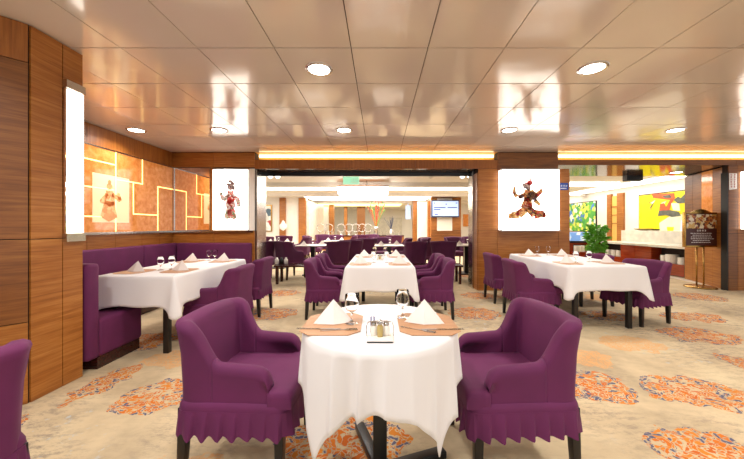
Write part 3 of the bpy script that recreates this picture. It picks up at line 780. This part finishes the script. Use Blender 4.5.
# ------------------------------------------------------------------ booth sofas
def sofa(x0, x1, y0, y1, back, lab, name='booth_sofa', seatd=None, splits=()):
    """back: side on which the backrest stands"""
    t = thing(name, lab, 'sofa', ((x0+x1)/2, (y0+y1)/2, 0), 0, 'purple booth sofas')
    bt = .115
    sx0, sx1, sy0, sy1 = x0, x1, y0, y1
    if back == '-y': bk = (x0, x1, y0, y0+bt); sy0 = y0+bt-.01
    if back == '+y': bk = (x0, x1, y1-bt, y1); sy1 = y1-bt+.01
    if back == '-x': bk = (x0, x0+bt, y0, 5.80); sx0 = x0+bt-.01
    loc_build(MB().box(sx0+.02, sx1-.02, sy0, sy1-.02, 0, .10), 'plinth', M['dark_wood'], t)
    loc_build(MB().box(sx0, sx1, sy0, sy1, .10, .43), 'seat', M['purple'], t, bevel=.035)
    cuts = [None]
    if splits:
        e = [bk[2]]+list(splits)+[bk[3]]
        for a, b_ in zip(e[:-1], e[1:]): loc_build(MB().box(bk[0], bk[1], a+.004, b_-.004, .10, .905), 'backrest', M['purple'], t, bevel=.03)
    else: loc_build(MB().box(*bk, .10, .905), 'backrest', M['purple'], t, bevel=.03)
    return t
sofa(-3.86, -2.385, 2.515, 3.10, '-y', 'purple booth bench in front of the wood pillar, its end towards the aisle')
sofa(-3.90, -3.25, 3.12, 5.20, '-x', 'purple booth sofa running along the left onyx wall', splits=(4.95,))
sofa(-3.765, -2.40, 5.21, 5.80, '+y', 'purple booth sofa against the back wall under the mirror and light box')

# ------------------------------------------------------------------ hall beyond: chairs and tables
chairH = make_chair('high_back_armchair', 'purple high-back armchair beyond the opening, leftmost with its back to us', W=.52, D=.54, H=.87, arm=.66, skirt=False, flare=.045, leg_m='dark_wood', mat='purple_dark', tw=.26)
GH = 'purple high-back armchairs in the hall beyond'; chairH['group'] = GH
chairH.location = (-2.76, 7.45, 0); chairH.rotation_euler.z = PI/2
def P(px, y): return (px-380)*y/308
far = [(291, 7.25, 50, 'turned right at the nearest left hall table'), (335, 7.3, 125, 'right of the nearest left hall table, back to us'),
       (352, 8.0, 90, 'in the middle of the opening, darkest one with back to us'), (367, 8.9, 90, 'just left of the middle hall table, back to us'),
       (382, 9.4, 270, 'behind the middle hall table, facing us'), (411, 7.2, 120, 'right of the middle hall table, back to us'),
       (400, 8.95, 180, 'behind right corner of the middle hall table'), (418, 9.3, 200, 'farther right of the middle hall table, by the walkway'),
       (433, 8.6, 0, 'below the screen, left one'), (444, 7.3, 75, 'below the screen, right one with back to us'),
       (455, 9.6, 270, 'behind the right hall table, left one'), (471, 9.9, 250, 'behind the right hall table, by the chrome jamb'),
       (267, 10.4, 90, 'in the far row under the framed picture'), (256, 9.6, 60, 'in the far row by the left jamb'), (286, 11.2, 90, 'in the far row under the first wood pilaster'),
       (300, 9.9, 180, 'in the far row under the second wood pilaster'), (313, 11.0, 0, 'in the far row beneath the marble edge'),
       (322, 12.4, 270, 'in the far row in front of the glass display, leftmost'), (335, 11.8, 270, 'in the far row in front of the glass display, second'),
       (348, 11.0, 180, 'in the far row in front of the glass display, third'), (362, 12.4, 90, 'in the far row in front of the glass display, fourth'),
       (372, 12.4, 270, 'in the far row below the flower stems'), (394, 11.6, 90, 'in the far row right of the flower stems')]
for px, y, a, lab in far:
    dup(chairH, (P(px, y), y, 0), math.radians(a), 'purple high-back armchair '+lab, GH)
def hall_table(px, y, s, lab, k):
    x = P(px, y)
    t = thing('hall_table', 'white-topped square dining table '+lab, 'table', (x, y, 0), 0, 'white tables in the hall beyond')
    MB().box(-s/2, s/2, -s/2, s/2, .725, .75).build('tabletop', M['white_ceramic'], t, bevel=.006)
    MB().box(-.05, .05, -.05, .05, .03, .725).build('pedestal', M['black_wood'], t)
    MB().box(-.22, .22, -.22, .22, 0, .03).build('base', M['black_wood'], t)
    for q, (dx, dy) in enumerate(((-.2, -.15), (.2, .12))):
        place('folded_napkin', x+dx, y+dy, 0, 'white folded napkin, %s one on the hall table %s' % (('left', 'right')[q], lab), GN, .7505, 1)
    place('water_goblet', x+.02, y-.1, 0, 'stemmed water glass on the hall table '+lab, GG, .7505)
hall_table(313, 7.75, .72, 'left, nearest the opening', 0)
hall_table(389, 7.75, .72, 'in the middle of the opening', 1)
hall_table(466, 7.9, .80, 'on the right below the screen', 2)
hall_table(279, 9.0, .72, 'far left behind first chairs', 3)
hall_table(335, 10.0, .72, 'far back before the glass display', 4)
def low_table(x0, x1, lab, jars):
    t = thing('low_table', lab, 'low table', ((x0+x1)/2, 6.62, 0))
    w = (x1-x0)/2
    MB().box(-w, w, -.2, .2, .36, .40).build('tabletop', M['dark_wood'], t, bevel=.006)
    for sx in (-1, 1):
        for sy in (-1, 1): MB().box(sx*(w-.06)-.025, sx*(w-.06)+.025, sy*.15-.025, sy*.15+.025, 0, .36).build('leg', M['dark_wood'], t)
low_table(-2.22, -.70, 'long low dark table just inside the opening on the left', 1)
low_table(.62, 1.74, 'long low dark table just inside the opening on the right', 1)
for px, m, lab in ((277, 'white_ceramic', 'white jar on the left low table, left one'), (281.5, 'black', 'dark jar on the left low table, middle one'), (286, 'white_ceramic', 'white jar on the left low table, right one')):
    o = MB().lathe([(.03, 0), (.04, .01), (.042, .09), (.03, .11), (.02, .12), (.02, .14)], n=16).build('jar', M[m], smooth=True)
    o.location = (P(px, 6.65), 6.65, .401); tag(o, lab, 'jar', 'jars on the low table')

# ------------------------------------------------------------------ hall beyond: shell
H2 = 2.57
c2 = struct(MB().box(-9, 8.7, 6.3, 27, H2, H2+.1).build('ceiling_hall', M['white_wall']))
def wall(name, x0, x1, y0, y1, m, z0=0, z1=H2): return struct(MB().box(x0, x1, y0, y1, z0, z1).build(name, M[m]))
wall('wall_hall_left', -9, -3.42, 14.3, 14.5, 'white_wall')
wall('wall_far', -9, 8.7, 25, 25.2, 'white_wall')
wall('wall_buffet', 8.5, 8.7, 6.05, 25, 'white_wall')
for i, (a, b_) in enumerate(((280, 286), (299, 306))):
    struct(MB().box(P(a, 14.3), P(b_, 14.3), 14.2, 14.3, 0, H2-.05).build('trim_%d' % (10+i), M['wood']))
wall('wall_marble_end', P(306, 14.3), P(306, 14.3)+.15, 14.3, 18, 'stone', 0, 2.4)
for i, (a, b_, y) in enumerate(((313, 317, 19), (329, 333.5, 19), (413, 417, 16), (344, 347, 21))):
    struct(MB().box(P(a, y), P(b_, y), y, y+.4, 0, H2-.02).build('trim_%d' % (12+i), M['wood']))
struct(MB().box(P(357, 21), P(365, 21), 21, 21.3, 0, H2-.02).build('trim_16', M['wood_dark']))
struct(MB().box(P(318, 19.4), P(328, 19.4), 19.4, 19.6, 0, H2-.02).build('trim_17', M['white_wall']))
struct(MB().box(P(418, 15), P(428.5, 15), 15, 15.2, 0, 2.4).build('trim_18', M['white_wall']))
struct(MB().box(P(428, 14.6), P(431, 14.6), 14.6, 14.9, 0, 2.4).build('trim_19', M['wood']))
# screen pillar
sp = struct(MB().box(P(431, 14.3), P(461, 14.3), 14.3, 15.0, 0, H2-.02).build('wall_screen_pillar', M['wood']))
MB().box(P(437, 14.3), P(452, 14.3), 14.26, 14.3, 1.0, 2.5).build('white_panel', M['white_wall'], sp)
b = MB()
for k in range(10):
    z = .35+k*.07; b.box(P(431, 14.3), P(461, 14.3), 14.27, 14.3, z, z+.045)
b.build('slatted_screen', M['wood_dark'], sp)
t = thing('television', 'flat screen with pale blue text page on the wood pillar', 'television', (3.0, 13.8, 1.6))
loc_build(MB().box(P(431.8, 13.9), P(459, 13.9), 13.85, 14.24, 1.62, 2.38), 'case', M['dark_ink'], t)
loc_build(MB().box(P(432.6, 13.85), P(458.3, 13.85), 13.835, 13.85, 1.67, 2.34), 'screen', M['tv'], t)
b = MB()
for z, x0, x1 in ((2.05, .05, .5), (2.05, .58, .95), (1.96, .05, .3), (2.25, .04, .09), (2.25, .9, .96), (2.2, .5, .55), (1.74, .08, .2)):
    a0, a1 = P(432.6, 13.85), P(458.3, 13.85); b.box(a0+(a1-a0)*x0, a0+(a1-a0)*x1, 13.825, 13.834, z-.018, z+.018)
loc_build(b, 'screen_text', M['blue_sign'], t)
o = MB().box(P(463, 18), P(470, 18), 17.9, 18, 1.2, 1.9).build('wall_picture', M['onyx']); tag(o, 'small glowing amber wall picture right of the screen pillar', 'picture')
wall('wall_hall_right', 4.2, 8.5, 18.0, 18.2, 'white_wall')
# framed picture on the hall left wall
t = thing('framed_picture', 'framed abstract picture of white, green and red on the hall wall at left', 'picture', (-5.5, 14.25, 1.0))
x0, x1 = P(250, 14.25), P(272, 14.25)
loc_build(MB().box(x0, x1, 14.22, 14.29, .96, 2.2), 'frame', M['brass'], t)
loc_build(MB().box(x0+.05, x1-.05, 14.205, 14.22, 1.01, 2.15), 'canvas', M['art_white'], t)
loc_build(MB().box(P(254, 14.2), P(264.5, 14.2), 14.19, 14.2, 1.0, 1.18), 'green_patch', M['green_leaf'], t)
loc_build(MB().slab([(0, 0), (.2, 0), (.28, .2), (.14, .18), (.1, .4), (.02, .2)], (P(256, 14.2), 14.2, 1.2), (1, 0, 0), (0, 0, 1), .005), 'red_patch', M['red_ink'], t)
t = tag(MB().lathe([(.0001, 0), (.2, .1), (.22, .3), (.12, .38), (.06, .5), (.0001, .55)], n=16, closed=False).build('wall_ornament', M['white_ceramic'], smooth=True), 'small white ornament on the first wood pilaster', 'ornament')
t.location = (P(283.5, 14.0), 13.95, 1.0); t.scale = (.8, .5, .9)

# ceiling lights of the hall
for i, (x0, x1, y0, y1) in enumerate(((-8, 3.9, 10.0, 11.2), (-3.4, 2.3, 13.4, 15.6), (4.3, 7.4, 9.5, 10.2))):
    o = MB().box(x0, x1, y0, y1, H2-.04, H2-.002).build('ceiling_light_trough', M['hall_light'])
    tag(o, ('long glowing white ceiling trough across the hall, nearer one', 'glowing white ceiling trough across the hall, farther one', 'short glowing ceiling trough before the buffet')[i], 'ceiling light')
o = MB().box(7.75, 8.15, 6.4, 17.5, H2-.05, H2-.002).build('ceiling_light_trough', M['hall_light']); tag(o, 'glowing ceiling trough running along the buffet wall', 'ceiling light')
for i, (y, m) in enumerate(((9.55, 'white_wall'), (12.6, 'white_wall'), (16.5, 'white_wall'))):
    struct(MB().box(-9, 8.4 if i else 4.0, y, y+.3, H2-.12, H2).build('trim_%d' % (20+i), M[m]))
for k, (x, y, sx, sy, e) in enumerate(((-2.5, 8.2, 5, 2, 70), (-2, 12.3, 8, 1.5, 90), (2.5, 11.8, 3, 1.5, 45), (6.2, 8.6, 3, 2.6, 26), (6.2, 13, 3, 5, 45), (-1, 19, 8, 4, 220), (3, 21.5, 8, 4, 100))):
    l = bpy.data.lights.new('hall_fill_light', 'AREA'); l.shape = 'RECTANGLE'; l.size = sx; l.size_y = sy; l.energy = e; l.color = (1, .95, .88)  # fill lights without fixtures, added to brighten the hall
    lo = bpy.data.objects.new('hall_fill_light', l); C.objects.link(lo); lo.location = (x, y, H2-.14)
t = thing('hanging_light', 'rectangular glowing hanging lamp with wooden top edge in the hall', 'ceiling light', (-.4, 9.0, 2.15))
loc_build(MB().box(P(338, 9), P(388, 9), 8.95, 9.45, 2.155, 2.37), 'lamp_shade', M['hall_light'], t)
loc_build(MB().box(P(338, 9)-.01, P(388, 9)+.01, 8.94, 9.46, 2.37, 2.40), 'wooden_top', M['wood'], t)
loc_build(MB().box(-.42, -.38, 9.15, 9.19, 2.40, H2), 'hanging_rod', M['chrome'], t)
o = MB().box(-4.4, 1.3, 18.6, 20.4, H2-.04, H2-.002).build('ceiling_light_trough', M['lime_light']); tag(o, 'pale yellow-green glowing ceiling trough at the far end of the hall', 'ceiling light')
t = thing('exit_sign', 'green and white exit sign hanging under the opening header', 'sign', (-.6, 7.2, 2.3))
loc_build(MB().box(P(343, 7.2), P(359, 7.2), 7.2, 7.24, 2.20, 2.375), 'sign_box', M['green_sign'], t)
b = MB(); rnd = random.Random(2)
for k in range(3): glyph(b, P(352, 7.2)+k*.06, 2.305, .05, 7.199, rnd)
b.box(P(351, 7.2), P(357.5, 7.2), 7.197, 7.199, 2.235, 2.255)
loc_build(b, 'sign_lettering', M['white_ink'], t)
loc_build(MB().box(-.7, -.68, 7.21, 7.23, 2.395, H2), 'hanging_rod', M['chrome'], t)
for px, lab in ((274, 'twin emergency lamp under the opening header at left'), (466, 'twin emergency lamp under the opening header at right')):
    t = thing('emergency_light', lab, 'emergency light', (P(px, 6.8), 6.8, 2.30))
    for s in (-1, 1): MB().lathe([(.03, -.02), (.05, 0), (.05, .04), (.02, .05)], s*.08, 0, n=16).build('lamp_head', M['hall_light'], t, smooth=True)
    MB().box(-.14, .14, -.03, .03, .05, .08).build('bracket', M['white_ceramic'], t)
    MB().box(-.02, .02, -.02, .02, .08, H2-2.30).build('stem', M['white_ceramic'], t)
o = MB().lathe([(.0001, -.08), (.05, -.05), (.08, 0), (.08, .02)], n=20, closed=False).build('dome_camera', M['white_ceramic'], smooth=True); o.location = (P(431, 8.2), 8.2, H2-.02); tag(o, 'small white dome camera on the hall ceiling', 'camera')
o = MB().box(P(627, 6.95), P(643, 6.95), 6.95, 7.08, 2.24, 2.37).build('ceiling_speaker', M['black']); tag(o, 'dark box hanging from the ceiling beyond the right opening', 'speaker')
t = o
# glass display bar in the far hall
t = thing('display_bar', 'long wooden bar counter at the far end of the hall', 'counter', (-.5, 15.5, 0))
loc_build(MB().box(P(315.5, 15.4), P(404, 15.4), 15.4, 16.0, 0, .70), 'counter_body', M['wood'], t)
loc_build(MB().box(P(315.5, 15.4), P(404, 15.4), 15.35, 16.05, .70, .76), 'counter_top', M['dark_wood'], t)
rg = None
for k, px in enumerate((321, 329, 341, 349, 356, 362, 368)):
    loc = (P(px, 15.6), 15.6, .761)
    if rg is None:
        rg = thing('ring_stand', '', 'ornament')
        MB().tube([(.2*math.cos(a), 0, .36+.2*math.sin(a)) for a in [2*PI*i/24 for i in range(25)]], .016, 6).build('ring', M['chrome'], rg, smooth=True)
        MB().lathe([(.09, 0), (.09, .02), (.02, .04), (.015, .16)], n=14).build('stand', M['chrome'], rg, smooth=True)
        rg.location = loc; r_ = rg
    else: r_ = dup(rg, loc, 0, '')
    r_['label'] = '%s silver ring ornament from the left on the far bar' % ('first', 'second', 'third', 'fourth', 'fifth', 'sixth', 'seventh')[k]; r_['group'] = 'silver ring ornaments on the far bar'
dc = None
for k in range(14):
    px = 320+k*6.1
    o = (MB().lathe([(.05, 0), (.06, .01), (.06, .16), (.02, .22), (.02, .30), (.03, .31)], n=12).build('decanter', M['glass'], smooth=True) if dc is None else dc.copy())
    if dc is None: dc = o
    else: C.objects.link(o)
    o.location = (P(px, 15.45), 15.48, .761); tag(o, 'clear glass decanter on the far bar, %s from the left' % ('first second third fourth fifth sixth seventh eighth ninth tenth eleventh twelfth thirteenth fourteenth'.split())[k], 'decanter', 'glass decanters on the far bar')
t = thing('flower_arrangement', 'tall vase of red and orange flower stems on the far bar', 'flowers', (P(376, 15.7), 15.7, .761))
MB().lathe([(.10, 0), (.12, .05), (.10, .3), (.14, .42)], n=16).build('vase', M['chrome'], t, smooth=True)
for m, cnt, sd in (('art_orange', 13, 1), ('green_leaf', 9, 2), ('red_ink', 5, 3)):
    b = MB(); rnd = random.Random(sd)
    for k in range(cnt):
        a = rnd.uniform(0, 2*PI); r_ = rnd.uniform(.1, .45); h = rnd.uniform(.9, 1.5)
        p = [(0, 0, .35), (r_*.4*math.cos(a), r_*.4*math.sin(a), .35+h*.4), (r_*math.cos(a), r_*math.sin(a), .3+h)]
        b.tube(p, .006, 5, .008)
        b.lathe([(.001, -.05), (.03, 0), (.001, .09)], p[2][0], p[2][1], p[2][2], 6, False)
    b.build('stems', M[m], t)
# mirror wall behind the bar
t = thing('wall_mirror', 'wide mirror panel on the far wall behind the bar', 'mirror', (1.0, 24.9, 1.2))
loc_build(MB().box(P(376, 24.9), P(402, 24.9), 24.9, 24.98, .3, 1.9), 'mirror_glass', M['stone'], t)
t = thing('branch_arrangement', 'bare dark branches in a vase right of the flower stems', 'branches', (P(391, 16), 15.8, .761))
MB().lathe([(.07, 0), (.09, .1), (.04, .3)], n=14).build('vase', M['white_ceramic'], t, smooth=True)
b = MB(); rnd = random.Random(9)
for k in range(12):
    a = rnd.uniform(0, 2*PI); r_ = rnd.uniform(.1, .4); b.tube([(0, 0, .28), (r_*.5*math.cos(a), r_*.5*math.sin(a), .6), (r_*math.cos(a), r_*math.sin(a), rnd.uniform(.7, 1.0))], .012, 5, .006)
b.build('branches', M['dark_ink'], t)
o = MB().box(P(405.5, 17), P(410.5, 17), 16.9, 17, 1.6, 2.35).box(P(407.5, 17), P(408.5, 17), 16.93, 16.97, 2.35, H2-.001).build('small_screen', M['tv']); tag(o, 'small tall blue-lit screen left of the far wood pillar', 'screen')

# ------------------------------------------------------------------ buffet side
# wood wall beyond the right opening
wq = struct(MB().prism([(6.62, 5.93), (7.04, 7.10), (7.4, 7.1), (7.4, 5.93)], 0, 2.36).build('wall_side', M['core']))
def sp2(a, b_, y0): return a
panelled(wq, (7.04, 7.10), (6.62, 5.93), [.30, .60, .95], [0, 1.08, 2.355], ['wood', 'wood_dark', 'wood', 'wood_dark', 'wood', 'onyx', 'wood', 'wood'])
struct(MB().box(3.57, 8.45, 6.9, 7.1, 2.456, H2).build('trim_23', M['soffit']))
struct(MB().prism([(6.62, 6.1), (6.78, 6.1), (7.05, 7.15), (7.05, 10), (6.85, 10), (6.85, 7.2)], 0, .006).build('trim_24', M['floor_stone']))
# counter
BX = 7.10
t = thing('buffet_counter', 'long red wood buffet counter with marble top and open plate shelves', 'counter', (BX+.5, 8.6, 0))
loc_build(MB().box(BX+.03, 8.45, 7.16, 10.1, .02, .30), 'lower_body', M['wood_red'], t)
loc_build(MB().box(BX+.27, 8.45, 7.16, 10.1, .30, .68), 'shelf_back', M['core'], t)
loc_build(MB().box(BX-.05, 8.45, 7.13, 10.15, .68, .735), 'marble_top', M['stone'], t)
loc_build(MB().box(7.95, 8.45, 7.13, 10.15, .735, 1.08), 'raised_back_shelf', M['stone'], t)
for (a, b_) in ((8.07, 9.10),):
    for k in range(2):
        d0 = a+(b_-a)*k/2; loc_build(MB().box(BX+.005, BX+.03, d0+.004, d0+(b_-a)/2-.004, .06, .67), 'door', M['wood_red'], t)
loc_build(MB().box(BX+.02, BX+.27, 8.07, 9.10, .30, .68), 'cupboard', M['wood_red'], t)
for y in (7.16, 10.06): loc_build(MB().box(BX+.01, BX+.27, y, y+.04, .02, .68), 'end_panel', M['black_wood'] if y < 8 else M['wood_red'], t)
def platestack(x, y, z, r, h, lab, proto={}):
    m = MB(); n = int(h/.012)
    prof = []
    for k in range(n): prof += [(r, k*.012), (r, k*.012+.008), (r*.96, k*.012+.010)]
    m.lathe(prof, n=24)
    o = m.build('plate_stack', M['plates']); o.location = (x, y, z)
    # individual plates are too small to tell apart; each stack reads as one pile
    return tag(o, lab, 'plates', 'stacks of white plates in the buffet shelves')
for y, r, h, lab in ((7.36, .10, .17, 'white plate stack at the right end of the buffet shelf'), (7.64, .13, .22, 'widest white plate stack in the buffet shelf'), (7.86, .07, .19, 'slim white plate stack between wider ones in the buffet shelf'),
                     (9.30, .09, .18, 'white plate stack in the left buffet shelf, right one'), (9.52, .09, .18, 'white plate stack in the left buffet shelf, middle one'), (9.76, .09, .18, 'white plate stack in the left buffet shelf, left one')):
    platestack(BX+.145, y, .302, r, h, lab)
o = MB().lathe([(.06, 0), (.20, .03), (.24, .06), (.22, .06), (.05, .02)], n=24, closed=False).build('serving_bowl', M['sauce'], smooth=True); o.location = (8.2, 9.6, 1.081); tag(o, 'shallow yellow bowl on the raised buffet shelf', 'bowl')
t = thing('menu_card', 'small white card standing on the raised buffet shelf before the yellow painting', 'card', (8.1, 8.15, 1.081))
MB().slab([(-.01, 0), (.29, 0), (.29, .30), (-.01, .30)], (0, .15, 0), (0, -1, 0), (.1, 0, 1), .006).build('card', M['white_ink'], t)
b = MB()
for k in range(5): b.slab([(.04, .05+k*.045), (.22, .05+k*.045), (.22, .065+k*.045), (.04, .065+k*.045)], (-.002, .15, 0), (0, -1, 0), (.1, 0, 1), -.003)
b.build('card_text', M['red_ink'], t)
# second counter further left with display
t = thing('side_counter', 'short dark red sideboard behind the right table, left of the plant', 'counter', (6.2, 9.9, 0))
loc_build(MB().box(P(571, 9.9)-.3, P(590, 9.9), 9.9, 10.4, 0, .68), 'counter_body', M['wood_red'], t)
loc_build(MB().box(P(571, 9.9)-.3, P(591, 9.9), 9.85, 10.45, .68, .74), 'counter_top', M['black_wood'], t)
loc_build(MB().box(P(573, 9.9), P(585, 9.9), 9.885, 9.9, .36, .62), 'niche_shade_panel', M['core'], t)  # dark panel on the solid body, painted shade of a niche
for k, px in enumerate((575.5, 579, 582.5)):
    o = MB().lathe([(.055, 0), (.055, .19), (.05, .195)], n=18).build('plate_stack', M['plates']); o.location = (P(px, 9.83), 9.82, .40)
    o.parent = None; tag(o, 'white crockery stack in the side counter niche, %s' % ('left one', 'middle one', 'right one')[k], 'plates', 'crockery in the side counter')
loc_build(MB().box(P(572, 9.8), P(586, 9.8), 9.74, 9.885, .36, .395), 'niche_shelf', M['wood_red'], t)
o = MB().box(P(571, 10.1)-.3, P(589, 10.1), 10.0, 10.3, .742, 1.02).build('display_case', M['blue_case']); tag(o, 'blue and pink lit display case on the sideboard under the floral painting', 'display case')
# paintings on buffet wall
def painting(y0, y1, z0, z1, mat, lab):
    t = thing('painting', lab, 'painting', (8.48, (y0+y1)/2, z0))
    loc_build(MB().box(8.46, 8.5, y0, y1, z0, z1), 'frame', M['black'], t)
    loc_build(MB().box(8.452, 8.46, y0+.03, y1-.03, z0+.03, z1-.03), 'canvas', M[mat], t)
    return t
def wy(px): return 8.5*308/(px-380)
def wz(px, py): return 1.22+(226-py)*wy(px)/308
painting(12.06, 14.2, .98, 2.22, 'art_green', 'floral painting of white, green and blue on the buffet wall')
ty = painting(8.0, 10.07, 1.1, 2.23, 'art_yellow', 'yellow painting with orange and grey brush shapes on the buffet wall')
def wp_(pts): return [(wy(p), wz(p, q)) for p, q in pts]
def blob(name, mat, polys, d):
    b = MB()
    for p in polys: b.slab(wp_(p), (8.45-d, 0, 0), (0, 1, 0), (0, 0, 1), -.004)
    loc_build(b, name, M[mat], ty)
blob('cream_brushwork', 'art_cream', [[(661, 223), (672, 216), (686, 214), (687, 232), (662, 231)], [(673, 203), (681, 203), (682, 211), (675, 210)], [(652, 203), (657, 200), (655, 204)], [(663, 203), (668, 201), (665, 206)]], .002)
blob('orange_brushwork', 'art_orange', [[(653.5, 194), (664, 193.5), (676, 193), (677, 198), (673, 204), (671, 211), (661, 212), (662, 204), (666, 203), (668, 207), (672, 200), (660, 198.5), (655, 198)], [(649, 203), (653, 202), (651, 203.5)]], .006)
blob('grey_brushwork', 'art_grey', [[(660, 216), (661, 210.5), (672, 210), (681, 212), (683, 216), (674, 217), (668, 215)], [(664, 196), (672, 194.5), (674, 198), (667, 198)], [(676, 200), (680, 196.5), (683, 198), (687, 194), (687, 203), (680, 203.5)], [(653, 211), (652, 207), (657, 201), (653, 208)]], .010)
blob('yellow_dab', 'art_yellow', [[(669, 227), (676, 227), (675, 233), (670, 233)]], .012)
# doorway jambs along the buffet wall
for i, (a, b_) in enumerate(((wy(613), wy(609)), (wy(625), wy(619)))):
    struct(MB().box(8.42, 8.5, a, b_, 0, 2.38).build('trim_%d' % (25+i), M['wood']))
d = struct(MB().box(8.46, 8.5, wy(619), wy(613), 0, 2.3).build('door_1', M['hall_light'] if False else M['cream']))
for z in (1.3, 1.6, 1.9): MB().box(8.43, 8.46, wy(619), wy(613), z, z+.03).build('shelf', M['wood'], d)

# potted plant
t = thing('potted_plant', 'leafy green potted plant behind the right table, by the buffet', 'plant', (P(596, 8.9), 8.9, 0))
MB().lathe([(.14, 0), (.17, .02), (.20, .30), (.21, .32), (.18, .32), (.17, .28)], n=20, closed=True).build('pot', M['pot'], t, smooth=True)
b = MB(); rnd = random.Random(4)
for k in range(9): a = k*.7; b.tube([(0, 0, .25), (.05*math.cos(a), .05*math.sin(a), .7), (.12*math.cos(a), .12*math.sin(a), 1.1)], .008, 5)
b.build('stems', M['green_leaf'], t)
b = MB()
for k in range(380):
    a = rnd.uniform(0, 2*PI); z = rnd.uniform(.45, 1.22); rr_ = rnd.uniform(.03, .25)*(1-.35*abs(z-.95)/.5)
    c = Vector((rr_*math.cos(a), rr_*math.sin(a), z)); d_ = Vector((math.cos(a), math.sin(a), rnd.uniform(-.3, .8))).normalized()
    s_ = d_.cross(Vector((rnd.uniform(-.3, .3), rnd.uniform(-.3, .3), 1))).normalized(); L_ = rnd.uniform(.11, .19); W_ = rnd.uniform(.04, .065); up = s_.cross(d_)*.02
    b.add([c, c+d_*L_*.4+s_*W_+up, c+d_*L_, c+d_*L_*.4-s_*W_+up, c+d_*L_*.5-up], [(0,1,4),(1,2,4),(2,3,4),(3,0,4)])
b.build('leaves', M['green_leaf'], t, smooth=False)
o = MB().lathe([(.035, 0), (.04, .02), (.04, .2), (.015, .26), (.015, .32)], n=14).build('bottle', M['black'], smooth=True)
o.location = (P(599, 9.9)+.02, 9.85+.3, .742); o.location = (7.25, 9.98, .736); o.scale = (1, 1, 1.5); tag(o, 'tall black bottle standing on the buffet counter behind the plant', 'bottle')

# menu stand
SX, SY = 6.36, 6.12
t = thing('menu_stand', 'brass menu stand with food photo board by the right opening', 'sign stand', (SX, SY, 0))
MB().lathe([(.24, 0), (.25, .012), (.22, .03), (.06, .045), (.03, .05)], n=36).build('base', M['brass'], t, smooth=True)
for s in (-1, 1): MB().tube([(s*.07, 0, .03), (s*.07, 0, .84)], .014, 10).build('post', M['brass'], t, smooth=True)
MB().box(-.32, .32, -.025, .02, .83, 1.47).build('board', M['maroon'], t)
for (a, b_, c, d) in ((-.335, -.31, .80, 1.49), (.31, .335, .80, 1.49), (-.31, .31, .80, .835), (-.31, .31, 1.465, 1.49)):
    MB().box(a, b_, -.035, .025, c, d).build('frame_rail', M['brass'], t, bevel=.004)
MB().slab([(-.2+.4*k/12, .0+.065*math.sin(PI*k/12)) for k in range(13)], (0, .0, 1.49), (1, 0, 0), (0, 0, 1), .02).build('crest', M['brass'], t)
MB().box(-.295, .295, -.030, -.025, 1.17, 1.45).build('food_photo', M['food'], t)
b = MB(); rnd = random.Random(6)
for k in range(4): glyph(b, -.075+k*.05, 1.13, .036, -.026, rnd)
for k in range(6):
    x = -.22+rnd.uniform(0, .05); e = rnd.uniform(.15, .24); z = 1.075-k*.036
    while x < e: l = rnd.uniform(.02, .05); b.box(x, x+l, -.028, -.0255, z-.005, z+.005); x += l+.012
b.build('menu_text', M['white_ink'], t)
